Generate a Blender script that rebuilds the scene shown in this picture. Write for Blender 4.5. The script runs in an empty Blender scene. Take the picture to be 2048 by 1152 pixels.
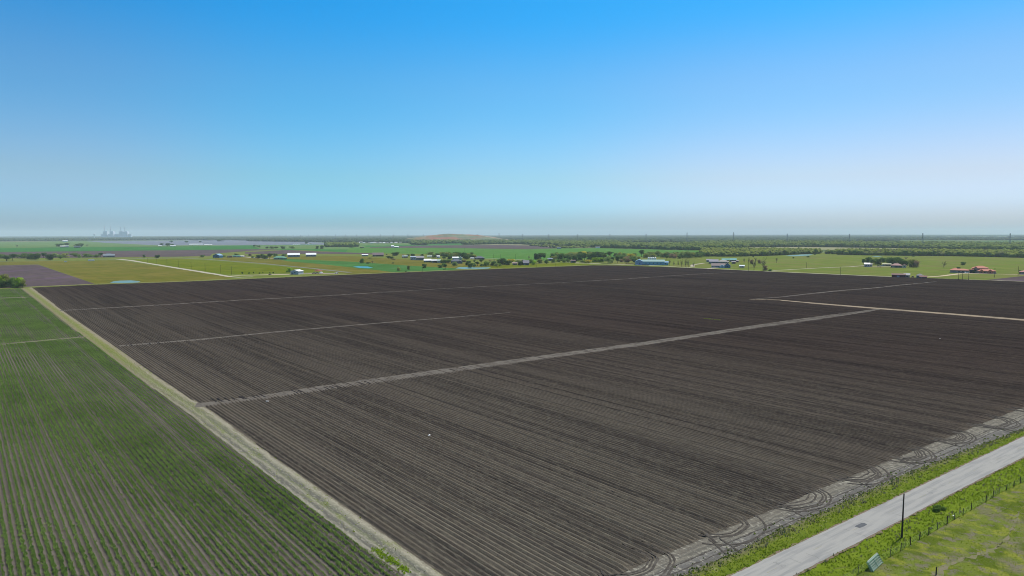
import bpy, math, random
import numpy as np
from mathutils import Matrix, Vector
random.seed(7); rng = np.random.default_rng(11)
R = math.radians
scene = bpy.context.scene
col = scene.collection

# ------------------------------------------------------------------ camera
FPX, PW, PH = 1365.0, 2048.0, 1152.0
CAMH = 50.0
PITCH = math.atan((576 - 468.3) / FPX)
MROT = Matrix.Rotation(R(90) - PITCH, 4, 'X') @ Matrix.Rotation(-0.0019, 4, 'Z')
cam_d = bpy.data.cameras.new('camera'); cam = bpy.data.objects.new('camera', cam_d); col.objects.link(cam)
cam_d.sensor_width = 36; cam_d.lens = 36 * FPX / PW
cam_d.clip_start = 0.5; cam_d.clip_end = 90000
cam.matrix_world = Matrix.Translation((0, 0, CAMH)) @ MROT
scene.camera = cam

# ------------------------------------------------------------------ sky, sun, exposure
SUN_EL, SUN_AZ = 61.0, 50.0          # azimuth measured from +Y towards +X
w = bpy.data.worlds.new("World"); scene.world = w; w.use_nodes = True
nt = w.node_tree; nt.nodes.clear()
out = nt.nodes.new('ShaderNodeOutputWorld'); bg = nt.nodes.new('ShaderNodeBackground')
sky = nt.nodes.new('ShaderNodeTexSky'); sky.sky_type = 'NISHITA'; sky.sun_disc = False
sky.sun_elevation = R(SUN_EL); sky.sun_rotation = R(SUN_AZ)
sky.altitude = 0; sky.air_density = 1.0; sky.dust_density = 1.2; sky.ozone_density = 1.5
hs = nt.nodes.new('ShaderNodeHueSaturation'); hs.inputs['Saturation'].default_value = 1.25
hs.inputs['Hue'].default_value = 0.49
nt.links.new(sky.outputs[0], hs.inputs['Color'])
# clear spring air: deeper blue overhead, paler towards the horizon and towards the sun's side
tcw = nt.nodes.new('ShaderNodeTexCoord'); sx = nt.nodes.new('ShaderNodeSeparateXYZ'); nt.links.new(tcw.outputs['Generated'], sx.inputs[0])
def wramp(src, stops, lo, hi):
    mr = nt.nodes.new('ShaderNodeMapRange'); nt.links.new(src, mr.inputs[0]); mr.inputs[1].default_value = lo; mr.inputs[2].default_value = hi
    r = nt.nodes.new('ShaderNodeValToRGB'); r.color_ramp.interpolation = 'B_SPLINE' if False else 'EASE'; e = r.color_ramp.elements
    st = [((p - lo) / (hi - lo), c) for p, c in stops]
    e[0].position, e[0].color = st[0][0], (*st[0][1], 1); e[1].position, e[1].color = st[-1][0], (*st[-1][1], 1)
    for p, c in st[1:-1]: q = e.new(p); q.color = (*c, 1)
    nt.links.new(mr.outputs[0], r.inputs[0]); return r.outputs[0]
r1 = wramp(sx.outputs['Z'], [(0.0, (0.72, 1.13, 1.76)), (0.028, (0.71, 1.10, 1.76)), (0.085, (0.78, 0.95, 1.19)), (0.19, (0.56, 0.94, 1.18)), (0.31, (0.16, 0.92, 1.30)), (0.45, (0.45, 0.8, 1.0)), (0.8, (0.85, 0.9, 0.92))], 0.0, 0.8)
r2 = wramp(sx.outputs['X'], [(-0.75, (0.9, 0.9, 0.95)), (-0.56, (0.86, 0.93, 0.97)), (-0.28, (0.66, 1.01, 1.05)), (0.0, (0.83, 1.04, 1.06)), (0.33, (1.15, 1.02, 1.02)), (0.58, (1.18, 0.97, 0.96)), (0.75, (1.18, 0.98, 0.97))], -0.75, 0.75)
prev = hs.outputs[0]
for r_ in (r1, r2):
    mm = nt.nodes.new('ShaderNodeVectorMath'); mm.operation = 'MULTIPLY'; nt.links.new(prev, mm.inputs[0]); nt.links.new(r_, mm.inputs[1]); prev = mm.outputs[0]
nt.links.new(prev, bg.inputs[0])
bg.inputs[1].default_value = 0.12
nt.links.new(bg.outputs[0], out.inputs[0])
sl = bpy.data.lights.new('sun', 'SUN'); sl.energy = 5.0; sl.angle = R(0.5); sl.color = (1, 0.955, 0.88)
so = bpy.data.objects.new('sun', sl); col.objects.link(so)
sd = Vector((math.sin(R(SUN_AZ)) * math.cos(R(SUN_EL)), math.cos(R(SUN_AZ)) * math.cos(R(SUN_EL)), math.sin(R(SUN_EL))))
so.rotation_euler = sd.to_track_quat('Z', 'Y').to_euler(); so.location = (0, 0, 300)
scene.view_settings.view_transform = 'Standard'; scene.view_settings.look = 'None'
scene.view_settings.exposure = 0; scene.view_settings.gamma = 1
scene.render.engine = 'CYCLES'
scene.cycles.volume_bounces = 1
scene.cycles.max_bounces = 6
scene.cycles.pixel_filter_type = 'BLACKMAN_HARRIS'; scene.cycles.filter_width = 1.0

# ------------------------------------------------------------------ helpers
def g(x, y, z=0.0):
    """ground point seen at photograph position x, y"""
    d = MROT.to_3x3() @ Vector(((x - 1024) / FPX, (576 - y) / FPX, -1))
    t = (z - CAMH) / d.z
    return np.array((d.x * t, d.y * t))
def gz(x, y):
    p = g(x, y); return Vector((p[0], p[1], 0))
def mpp(x, y):
    """metres per photo pixel at the ground point"""
    p = g(x, y); return float(p[1]) / FPX

ROW = R(39.2)
RA = np.array((-math.sin(ROW), math.cos(ROW)))      # along the crop rows
RB = np.array((math.cos(ROW), math.sin(ROW)))       # across the crop rows

def tag(o, label=None, cat=None, group=None, kind=None):
    if label: o['label'] = label
    if cat: o['category'] = cat
    if group: o['group'] = group
    if kind: o['kind'] = kind
    return o
def empty(name, loc, rz=0.0):
    o = bpy.data.objects.new(name, None); col.objects.link(o)
    o.location = loc; o.rotation_euler = (0, 0, rz); o.empty_display_size = 1; return o
def npmesh(name, V, F):
    V = np.asarray(V, dtype=np.float32); F = np.asarray(F, dtype=np.int32)
    me = bpy.data.meshes.new(name); k = F.shape[1]
    me.vertices.add(len(V)); me.vertices.foreach_set('co', V.ravel())
    me.loops.add(F.size); me.loops.foreach_set('vertex_index', F.ravel())
    me.polygons.add(len(F)); me.polygons.foreach_set('loop_start', np.arange(0, F.size, k, dtype=np.int32))
    me.polygons.foreach_set('loop_total', np.full(len(F), k, dtype=np.int32))
    me.update(calc_edges=True); me.validate(); return me
def link(name, me, m, parent=None):
    o = bpy.data.objects.new(name, me); col.objects.link(o)
    if m is not None and not me.materials: me.materials.append(m)
    if parent is not None: o.parent = parent
    return o

class MB:
    """collects shapes into one mesh"""
    def __init__(s): s.v = []; s.f = []
    def add(s, vs, fs):
        n = len(s.v); s.v += [tuple(q) for q in vs]; s.f += [tuple(i + n for i in f) for f in fs]
    def box(s, c, d, rz=0.0):
        x, y, z = c; a, b, h = d[0] / 2, d[1] / 2, d[2] / 2
        cs, sn = math.cos(rz), math.sin(rz); vs = []
        for dz in (-h, h):
            for dx, dy in ((-a, -b), (a, -b), (a, b), (-a, b)):
                vs.append((x + dx * cs - dy * sn, y + dx * sn + dy * cs, z + dz))
        s.add(vs, [(3, 2, 1, 0), (4, 5, 6, 7), (0, 1, 5, 4), (1, 2, 6, 5), (2, 3, 7, 6), (3, 0, 4, 7)])
    def tube(s, p, q, r0, r1=None, n=6):
        r1 = r0 if r1 is None else r1
        p, q = Vector(p), Vector(q); d = (q - p).normalized()
        a = d.orthogonal().normalized(); b = d.cross(a); vs = []
        for c, r in ((p, r0), (q, r1)):
            for i in range(n):
                t = 2 * math.pi * i / n; vs.append(c + a * math.cos(t) * r + b * math.sin(t) * r)
        s.add(vs, [(i, (i + 1) % n, n + (i + 1) % n, n + i) for i in range(n)] + [tuple(range(n))[::-1], tuple(range(n, 2 * n))])
    def mesh(s, name):
        me = bpy.data.meshes.new(name); me.from_pydata([tuple(q) for q in s.v], [], s.f); me.update(); return me
    def build(s, name, m, parent=None): return link(name, s.mesh(name), m, parent)

# ------------------------------------------------------------------ materials
def lin(c):
    return tuple(((v / 255) / 12.92 if v / 255 <= 0.04045 else ((v / 255 + 0.055) / 1.055) ** 2.4) for v in c)
def mat(name, base, layers=(), rough=0.95, bump=None, uv=False, spec=0.0, rand=0.0, transl=0.0):
    """layers: (scale xyz, detail, lo, hi, amount, colour[, 'row']) mixed one after another over base (linear colours)"""
    m = bpy.data.materials.new(name); m.use_nodes = True; n = m.node_tree.nodes; l = m.node_tree.links
    b = n['Principled BSDF']; b.inputs['Roughness'].default_value = rough; b.inputs['Specular IOR Level'].default_value = spec
    tc = n.new('ShaderNodeTexCoord'); src = tc.outputs['UV' if uv else 'Object']
    rot = n.new('ShaderNodeMapping'); rot.inputs['Rotation'].default_value = (0, 0, -ROW); l.new(src, rot.inputs[0])
    def noise(sc, det, row, rough_=0.55):
        mp = n.new('ShaderNodeMapping'); mp.inputs['Scale'].default_value = sc
        l.new(rot.outputs[0] if row else src, mp.inputs[0])
        nz = n.new('ShaderNodeTexNoise'); nz.inputs['Scale'].default_value = 1; nz.inputs['Detail'].default_value = det
        nz.inputs['Roughness'].default_value = rough_
        l.new(mp.outputs[0], nz.inputs['Vector']); return nz.outputs[0]
    rgb = n.new('ShaderNodeRGB'); rgb.outputs[0].default_value = (*base, 1); cur = rgb.outputs[0]
    for L in layers:
        sc, det, lo, hi, amt, c = L[:6]; row = len(L) > 6 and L[6] == 'row'
        if not hasattr(sc, '__len__'): sc = (sc, sc, sc)
        f = noise(sc, det, row)
        mr = n.new('ShaderNodeMapRange'); mr.inputs[1].default_value = lo; mr.inputs[2].default_value = hi
        mr.inputs[3].default_value = 0; mr.inputs[4].default_value = amt; l.new(f, mr.inputs[0])
        mx = n.new('ShaderNodeMix'); mx.data_type = 'RGBA'; l.new(mr.outputs[0], mx.inputs[0])
        l.new(cur, mx.inputs[6]); mx.inputs[7].default_value = (*c, 1); cur = mx.outputs[2]
    if rand:
        oi = n.new('ShaderNodeObjectInfo'); h = n.new('ShaderNodeHueSaturation')
        mr = n.new('ShaderNodeMapRange'); l.new(oi.outputs['Random'], mr.inputs[0])
        mr.inputs[3].default_value = 1 - rand; mr.inputs[4].default_value = 1 + rand
        l.new(mr.outputs[0], h.inputs['Value']); l.new(cur, h.inputs['Color']); cur = h.outputs[0]
    l.new(cur, b.inputs['Base Color'])
    if bump:
        sc, det, st, dist = bump
        if not hasattr(sc, '__len__'): sc = (sc, sc, sc)
        f = noise(sc, det, False, 0.65); bp = n.new('ShaderNodeBump'); bp.inputs['Strength'].default_value = st
        bp.inputs['Distance'].default_value = dist; l.new(f, bp.inputs['Height']); l.new(bp.outputs[0], b.inputs['Normal'])
    if transl:
        o = n['Material Output']; tr = n.new('ShaderNodeBsdfTranslucent'); l.new(cur, tr.inputs[0])
        ms = n.new('ShaderNodeMixShader'); ms.inputs[0].default_value = transl
        l.new(b.outputs[0], ms.inputs[1]); l.new(tr.outputs[0], ms.inputs[2]); l.new(ms.outputs[0], o.inputs[0])
    return m
def plain(name, c, rough=0.7, metal=0.0, spec=0.3):
    m = mat(name, c, [((0.6, 0.6, 0.6), 3, 0.35, 0.75, 0.25, tuple(v * 0.7 for v in c))], rough=rough, spec=spec)
    m.node_tree.nodes['Principled BSDF'].inputs['Metallic'].default_value = metal; return m
_pc = {}
def pm(name, c, rough=0.7, metal=0.0):
    if name not in _pc: _pc[name] = plain(name, c, rough, metal)
    return _pc[name]

M_soil = mat('dark_soil', (0.098, 0.086, 0.067), [
    ((0.006, 0.004, 1), 3, 0.40, 0.62, 0.45, (0.098, 0.080, 0.064), 'row'),
    ((0.32, 0.006, 1), 3, 0.47, 0.60, 0.60, (0.030, 0.025, 0.023), 'row'),
    ((0.9, 0.010, 1), 3, 0.50, 0.66, 0.55, (0.105, 0.090, 0.066), 'row'),
    ((0.07, 0.004, 1), 3, 0.52, 0.64, 0.45, (0.032, 0.027, 0.025), 'row'),
    ((3.2, 0.5, 1), 5, 0.50, 0.68, 0.60, (0.150, 0.136, 0.100), 'row'),
    (2.1, 5, 0.52, 0.70, 0.40, (0.030, 0.025, 0.023))], bump=(5.0, 6, 0.7, 0.05))
def furrow_shade_tint(m):
    """furrow shade painted into the soil colour, darker towards the far right and back"""
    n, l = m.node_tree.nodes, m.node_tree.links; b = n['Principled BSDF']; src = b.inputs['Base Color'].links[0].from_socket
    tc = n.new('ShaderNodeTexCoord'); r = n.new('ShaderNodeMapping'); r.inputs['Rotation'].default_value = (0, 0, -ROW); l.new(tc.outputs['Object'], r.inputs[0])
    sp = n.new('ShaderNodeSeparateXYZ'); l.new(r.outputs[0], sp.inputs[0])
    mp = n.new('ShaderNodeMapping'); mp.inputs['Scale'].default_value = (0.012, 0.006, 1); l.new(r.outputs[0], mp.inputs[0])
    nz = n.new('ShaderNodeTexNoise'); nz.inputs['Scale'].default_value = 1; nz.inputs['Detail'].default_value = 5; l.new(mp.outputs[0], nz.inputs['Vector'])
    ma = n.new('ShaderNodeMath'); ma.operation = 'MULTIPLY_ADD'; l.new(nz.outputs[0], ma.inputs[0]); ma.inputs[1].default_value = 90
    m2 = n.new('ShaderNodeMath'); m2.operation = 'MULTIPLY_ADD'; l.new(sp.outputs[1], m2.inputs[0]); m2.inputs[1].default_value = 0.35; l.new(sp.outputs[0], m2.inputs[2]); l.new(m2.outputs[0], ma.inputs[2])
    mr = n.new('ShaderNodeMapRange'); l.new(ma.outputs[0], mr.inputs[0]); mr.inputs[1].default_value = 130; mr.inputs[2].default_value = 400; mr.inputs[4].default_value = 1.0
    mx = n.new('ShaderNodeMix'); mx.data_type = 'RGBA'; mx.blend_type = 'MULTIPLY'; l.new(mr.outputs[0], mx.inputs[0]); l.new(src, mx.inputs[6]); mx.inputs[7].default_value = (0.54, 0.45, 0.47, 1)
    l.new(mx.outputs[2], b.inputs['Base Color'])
furrow_shade_tint(M_soil)  # soil colour carries painted shade of the furrow slopes facing away from the sun
M_soil2 = mat('crop_soil', (0.100, 0.086, 0.070), [
    ((0.3, 0.02, 1), 3, 0.4, 0.65, 0.5, (0.075, 0.062, 0.055), 'row'),
    (1.5, 5, 0.45, 0.7, 0.6, (0.15, 0.135, 0.115))], bump=(4.0, 6, 0.7, 0.05))
M_lane = mat('dry_lane_soil', (0.120, 0.106, 0.088), [
    (0.25, 4, 0.45, 0.65, 0.6, (0.070, 0.062, 0.057)), ((2.2, 0.5, 1), 5, 0.45, 0.7, 0.6, (0.15, 0.138, 0.118), 'row')],
    bump=(2.5, 5, 0.8, 0.15))
M_tan = mat('tan_grass_strip', (0.25, 0.20, 0.14), [(0.12, 4, 0.4, 0.65, 0.6, (0.19, 0.16, 0.115)), (0.8, 5, 0.5, 0.7, 0.5, (0.30, 0.25, 0.18))])
M_pale = mat('pale_gravel', (0.36, 0.325, 0.255), [(0.1, 4, 0.4, 0.65, 0.5, (0.28, 0.26, 0.2))])
M_far_road = mat('far_asphalt', (0.155, 0.165, 0.14), [(0.05, 3, 0.4, 0.7, 0.4, (0.12, 0.13, 0.11))])

M_green = mat('grass_ground', (0.110, 0.160, 0.012), [
    (0.35, 6, 0.42, 0.62, 0.7, (0.150, 0.195, 0.020)), (1.3, 5, 0.5, 0.7, 0.5, (0.070, 0.110, 0.010)),
    (0.9, 5, 0.60, 0.74, 0.5, (0.17, 0.16, 0.06))], bump=(3.5, 6, 1.0, 0.2))
M_pasture = mat('pasture_ground', (0.125, 0.155, 0.026), [
    (0.11, 6, 0.49, 0.58, 0.85, (0.145, 0.130, 0.080)), (0.16, 5, 0.47, 0.58, 0.85, (0.070, 0.100, 0.010)),
    (0.30, 6, 0.50, 0.60, 0.8, (0.190, 0.205, 0.030)),
    (0.55, 6, 0.53, 0.62, 0.8, (0.150, 0.132, 0.100)), (2.5, 5, 0.5, 0.68, 0.5, (0.075, 0.085, 0.026))], bump=(3.0, 6, 1.0, 0.2))
M_road = mat('road_surface', (0.280, 0.274, 0.250), [
    ((0.10, 1.3, 1), 5, 0.45, 0.62, 0.6, (0.185, 0.187, 0.182)), ((0.03, 4.0, 1), 4, 0.5, 0.66, 0.5, (0.285, 0.28, 0.265)),
    (0.5, 5, 0.55, 0.75, 0.4, (0.21, 0.205, 0.195)), ((0.5, 12, 1), 3, 0.64, 0.72, 0.35, (0.30, 0.27, 0.16))], uv=True, rough=0.85)
def field_mat(name, c, c2, c3=None, s=0.012, st=0.12):
    """far grass or crop land: broad patches, plus long streaks along the rows"""
    L = [(s, 5, 0.42, 0.62, 0.7, c2), ((st, 0.012, 1), 4, 0.46, 0.64, 0.5, c3 or tuple(v * 0.7 for v in c), 'row'),
         (0.15, 5, 0.5, 0.7, 0.4, tuple(v * 1.25 for v in c)), (0.03, 6, 0.52, 0.62, 0.5, tuple(v * 0.72 for v in c)), ((0.025, 0.008, 1), 4, 0.55, 0.66, 0.5, (c[0] * 1.4, c[1] * 1.2, c[2] * 1.8))]
    return mat(name, c, L)
F_olive = field_mat('olive_pasture', (0.110, 0.108, 0.016), (0.150, 0.125, 0.028), (0.080, 0.095, 0.011))
F_bright = field_mat('bright_grass', (0.098, 0.125, 0.006), (0.125, 0.135, 0.010), (0.070, 0.100, 0.005))
F_mead = field_mat('meadow', (0.115, 0.150, 0.026), (0.150, 0.135, 0.050), (0.075, 0.112, 0.018))
F_emer = field_mat('emerald_crop', (0.045, 0.118, 0.026), (0.060, 0.165, 0.040), (0.040, 0.115, 0.030))
F_green = field_mat('green_crop', (0.062, 0.155, 0.028), (0.085, 0.165, 0.036), (0.050, 0.125, 0.024), s=0.006)
F_lgreen = field_mat('light_crop', (0.085, 0.150, 0.045), (0.130, 0.185, 0.075), (0.09, 0.16, 0.05), s=0.004)
F_dgreen = field_mat('deep_green_crop', (0.035, 0.130, 0.030), (0.045, 0.155, 0.032), None, s=0.004)
F_brown = field_mat('far_ploughed', (0.080, 0.060, 0.062), (0.100, 0.078, 0.070), (0.058, 0.046, 0.050), s=0.008)
F_grey = field_mat('grey_blue_field', (0.130, 0.155, 0.185), (0.18, 0.175, 0.18), (0.10, 0.12, 0.15), s=0.004)
F_palef = field_mat('pale_field', (0.22, 0.22, 0.115), (0.24, 0.21, 0.12), (0.17, 0.19, 0.09), s=0.006)
F_base = mat('countryside', (0.090, 0.120, 0.045), [
    ((0.0012, 0.0016, 1), 3, 0.47, 0.53, 0.8, (0.065, 0.110, 0.040)), ((0.0022, 0.0009, 1), 2, 0.55, 0.58, 0.75, (0.16, 0.155, 0.085)),
    ((0.0010, 0.0030, 1), 2, 0.57, 0.60, 0.7, (0.060, 0.15, 0.038)), (0.01, 5, 0.45, 0.65, 0.4, (0.05, 0.075, 0.03))])
F_floor = mat('wood_floor', (0.035, 0.055, 0.018), [(0.03, 4, 0.4, 0.65, 0.5, (0.055, 0.075, 0.025))])
M_water = mat('pond_water', (0.10, 0.20, 0.17), [(0.2, 3, 0.4, 0.7, 0.5, (0.16, 0.22, 0.16))], rough=0.35, spec=0.25)
M_water2 = mat('clear_pond_water', (0.02, 0.20, 0.22), [(0.2, 3, 0.4, 0.7, 0.5, (0.04, 0.14, 0.15))], rough=0.3, spec=0.25)

M_crop = mat('crop_leaves', (0.195, 0.290, 0.065), [(0.7, 3, 0.4, 0.65, 0.6, (0.260, 0.345, 0.090)), (0.05, 3, 0.45, 0.6, 0.6, (0.140, 0.225, 0.040))], rough=0.6, transl=0.5)
M_tuft = mat('grass_blades', (0.225, 0.300, 0.022), [(0.8, 4, 0.45, 0.65, 0.7, (0.28, 0.33, 0.04)), (0.25, 3, 0.45, 0.6, 0.5, (0.15, 0.22, 0.016))], rough=0.7, transl=0.5)
M_dry = mat('dry_grass', (0.30, 0.265, 0.15), [(0.8, 4, 0.45, 0.65, 0.7, (0.22, 0.22, 0.09))], rough=0.8, transl=0.2)
M_weed = mat('weed_leaves', (0.16, 0.20, 0.04), [(0.5, 4, 0.45, 0.65, 0.7, (0.15, 0.17, 0.04))], rough=0.8, transl=0.4)
M_wood = mat('weathered_wood', (0.045, 0.036, 0.030), [((3, 3, 0.4), 4, 0.4, 0.7, 0.6, (0.085, 0.072, 0.06))])
M_greywood = mat('grey_post_wood', (0.12, 0.11, 0.10), [((6, 6, 0.8), 4, 0.4, 0.7, 0.6, (0.06, 0.055, 0.05))])
M_steel = plain('galvanised_steel', (0.20, 0.22, 0.24), 0.55, 0.3)

# ------------------------------------------------------------------ ground sheets
def sheet_pts(name, pts, z, m):
    me = bpy.data.meshes.new(name); me.from_pydata([(p[0], p[1], z) for p in pts], [], [tuple(range(len(pts)))])
    me.update()
    if me.polygons[0].normal.z < 0: me.flip_normals()
    return tag(link(name, me, m), kind='structure')
def sheet(name, px, z, m): return sheet_pts(name, [g(*p) for p in px], z, m)
def line_x(p, d, q, e):
    A = np.array([[d[0], -e[0]], [d[1], -e[1]]]); t = np.linalg.solve(A, np.asarray(q) - np.asarray(p)); return np.asarray(p) + d * t[0]
def resample(pts, step):
    pts = [np.asarray(p, float) for p in pts]; o = [pts[0]]
    for a, b in zip(pts[:-1], pts[1:]):
        n = max(1, int(np.linalg.norm(b - a) / step))
        for i in range(1, n + 1): o.append(a + (b - a) * i / n)
    return np.array(o)
def ribbon(name, pts, width, z, m, step=4.0, jit=0.0, across=4, crown=0.0, rag=0.0, kind='structure', parent=None, prof=None):
    """strip of ground along a line; width may be a number or one per point; u across 0..1 (times width), v metres along"""
    P = resample(pts, step); n = len(P)
    T = np.gradient(P, axis=0); T /= np.linalg.norm(T, axis=1)[:, None]; N = np.stack([T[:, 1], -T[:, 0]], 1)
    s = np.r_[0, np.cumsum(np.linalg.norm(np.diff(P, axis=0), axis=1))]
    W = np.full(n, width, float) if np.isscalar(width) else np.interp(np.linspace(0, 1, n), np.linspace(0, 1, len(width)), width)
    us = np.linspace(-0.5, 0.5, across + 1); V = []; UV = []
    el = rng.normal(0, jit, n); er = rng.normal(0, jit, n)
    for j, u in enumerate(us):
        off = W * u + (el if j == 0 else 0) + (er if j == across else 0)
        zz = z + crown * (1 - (2 * u) ** 2) if prof is None else z + prof[j]
        zz = zz + (rng.normal(0, rag, n) if rag else 0)
        V.append(np.c_[P + N * off[:, None], np.broadcast_to(zz, n)]); UV.append(np.c_[s, off + W / 2])
    V = np.stack(V, 1).reshape(-1, 3); UV = np.stack(UV, 1).reshape(-1, 2); k = across + 1
    i, j = np.meshgrid(np.arange(n - 1), np.arange(across), indexing='ij'); a = (i * k + j).ravel()
    F = np.c_[a, a + 1, a + k + 1, a + k][:, ::-1]
    me = npmesh(name, V, F)
    if me.polygons[0].normal.z < 0: me.flip_normals()
    uvl = me.uv_layers.new(name='UVMap'); li = np.empty(len(me.loops), np.int32); me.loops.foreach_get('vertex_index', li)
    uvl.data.foreach_set('uv', UV[li].astype(np.float32).ravel())
    o = link(name, me, m, parent)
    if parent is None: tag(o, kind=kind)
    return o
def pribbon(name, px, width, z, m, **k): return ribbon(name, [g(*p) for p in px], width, z, m, **k)

sheet_pts('ground', [(-34000, -400), (34000, -400), (34000, 32000), (-34000, 32000)], 0.0, F_base)
sheet_pts('grass_field', [g(-400, 600), g(-400, 495), g(700, 495), g(1400, 500), g(2300, 520), (2500, 60), (-400, 60)], 0.02, F_mead)
# distant strips of farmland, far to near
sheet('farmland', [(-200, 487), (150, 482.5), (340, 480.5), (520, 479.5), (600, 485), (760, 487), (940, 484), (940, 489.5), (760, 493), (600, 491), (330, 492.5), (-200, 497)], 0.03, F_lgreen)
sheet('farmland', [(172, 482.2), (350, 481), (500, 479.5), (620, 484), (700, 488), (600, 491), (500, 490.5), (380, 490.6), (321, 491), (208, 485.5)], 0.04, F_grey)
sheet('farmland', [(-200, 497), (0, 495.7), (350, 493), (505, 490.5), (620, 489), (760, 491.5), (940, 486), (940, 489.5), (830, 491.5), (700, 496), (700, 505), (600, 500), (520, 499), (350, 500.5), (0, 504), (-200, 506)], 0.05, F_dgreen)
sheet('farmland', [(505, 491), (700, 489), (735, 492), (700, 499), (600, 498), (520, 498)], 0.055, F_lgreen)
sheet('ploughed_field', [(-200, 506), (0, 504), (226, 501.6), (350, 500.4), (523, 498.2), (560, 499), (503, 501.5), (425, 507.5), (420, 512), (350, 513.5), (0, 517), (-200, 519)], 0.06, F_brown)
sheet('ploughed_field', [(490, 504.5), (576, 500), (640, 503), (760, 507), (760, 509), (640, 507.5), (560, 508.5), (490, 507.5)], 0.065, F_brown)
sheet('farmland', [(700, 495.6), (870, 495.6), (960, 497), (1050, 498.2), (1189, 496.3), (1290, 498.5), (1400, 501.3), (1440, 504), (1400, 513), (1200, 516), (1080, 522), (970, 518), (850, 508), (690, 505.5)], 0.06, F_green)
sheet('ploughed_field', [(740, 494), (830, 491.3), (1000, 490), (1060, 491), (1110, 494), (1112, 496.6), (1050, 498.2), (960, 497), (870, 495.6), (740, 495.6)], 0.07, F_brown)
sheet('farmland', [(930, 489.4), (1060, 487.6), (1190, 492), (1192, 496.2), (1112, 496.2), (1110, 493.8), (1060, 490.8), (1000, 489.9)], 0.065, F_palef)
sheet('farmland', [(1440, 492.5), (1600, 493.8), (1840, 497), (1960, 500), (2300, 501), (2300, 512), (2048, 505), (1840, 500), (1500, 499), (1440, 499)], 0.05, F_palef)
# nearer pastures
sheet('ploughed_field', [(-260, 534), (0, 531), (75, 529), (191, 568.2), (60, 574), (-300, 590)], 0.05, F_brown)
sheet('grass_field', [(-260, 532), (0, 523.5), (236, 520.5), (350, 537), (470, 556), (350, 563), (191, 567.8), (77, 528.6), (0, 530.5), (-260, 533)], 0.045, F_olive)
sheet('grass_field', [(262, 520.6), (350, 517), (430, 521.5), (523, 529), (628, 539.5), (655, 543.5), (560, 546), (480, 548), (452, 549), (400, 541), (350, 533.5)], 0.055, F_bright)
sheet('grass_field', [(430, 514), (700, 512), (900, 524), (1000, 530), (1100, 528), (1180, 530), (700, 548), (640, 541), (523, 527), (430, 519)], 0.04, F_olive)
sheet('grass_field', [(548, 516.6), (700, 523.3), (821, 531.5), (915, 537), (912, 540.5), (873, 543), (787, 544.5), (760, 541), (700, 534.6), (640, 528), (576, 522.6)], 0.07, F_emer)
sheet('grass_field', [(940, 536.5), (1000, 531), (1180, 524), (1180, 530), (1050, 535.5), (940, 541)], 0.06, F_bright)
sheet('ploughed_field', [(1960, 561.2), (2048, 552), (2300, 545), (2300, 577), (2048, 564)], 0.06, F_brown)

# ---- frame of the big ploughed field
edgeL0 = g(886, 1152); dirL = (g(231, 694) - edgeL0); dirL /= np.linalg.norm(dirL)
hl0, hl1 = g(1235, 1152), g(2048, 815); dirH = (hl1 - hl0) / np.linalg.norm(hl1 - hl0)
corner = line_x(edgeL0, dirL, hl0, dirH)
farR_in, farR = g(1700, 551), g(2048, 563.5); dirR = (farR - farR_in) / np.linalg.norm(farR - farR_in)
FIELD = [corner, g(423, 823), g(323, 760), g(231, 694), g(125, 621), g(64, 575.5), g(191, 569.5), g(350, 564.3), g(523, 557), g(700, 549.5),
         g(900, 541.5), g(1050, 536), g(1180, 531), g(1230, 531), g(1400, 537), g(1700, 551), farR, farR + dirR * 240, hl1 + dirH * 160]

def in_poly(P, poly):
    x, y = P[:, 0], P[:, 1]; c = np.zeros(len(P), bool); n = len(poly); j = n - 1
    for i in range(n):
        xi, yi = poly[i]; xj, yj = poly[j]
        with np.errstate(divide='ignore', invalid='ignore'):
            c ^= ((yi > y) != (yj > y)) & (x < (xj - xi) * (y - yi) / (yj - yi) + xi)
        j = i
    return c
SP = 1.016
def row_segments(poly):
    ab = [(float(np.dot(p, RA)), float(np.dot(p, RB))) for p in poly]
    b0, b1 = min(q[1] for q in ab), max(q[1] for q in ab); res = []
    for k in range(int(math.ceil(b0 / SP)), int(b1 / SP)):
        b = k * SP + 0.001; xs = []
        for (a1, c1), (a2, c2) in zip(ab, ab[1:] + ab[:1]):
            if (c1 > b) != (c2 > b): xs.append(a1 + (a2 - a1) * (b - c1) / (c2 - c1))
        xs.sort()
        for i in range(0, len(xs) - 1, 2):
            if xs[i + 1] - xs[i] > 1: res.append((k, b, xs[i], xs[i + 1]))
    return res
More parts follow.
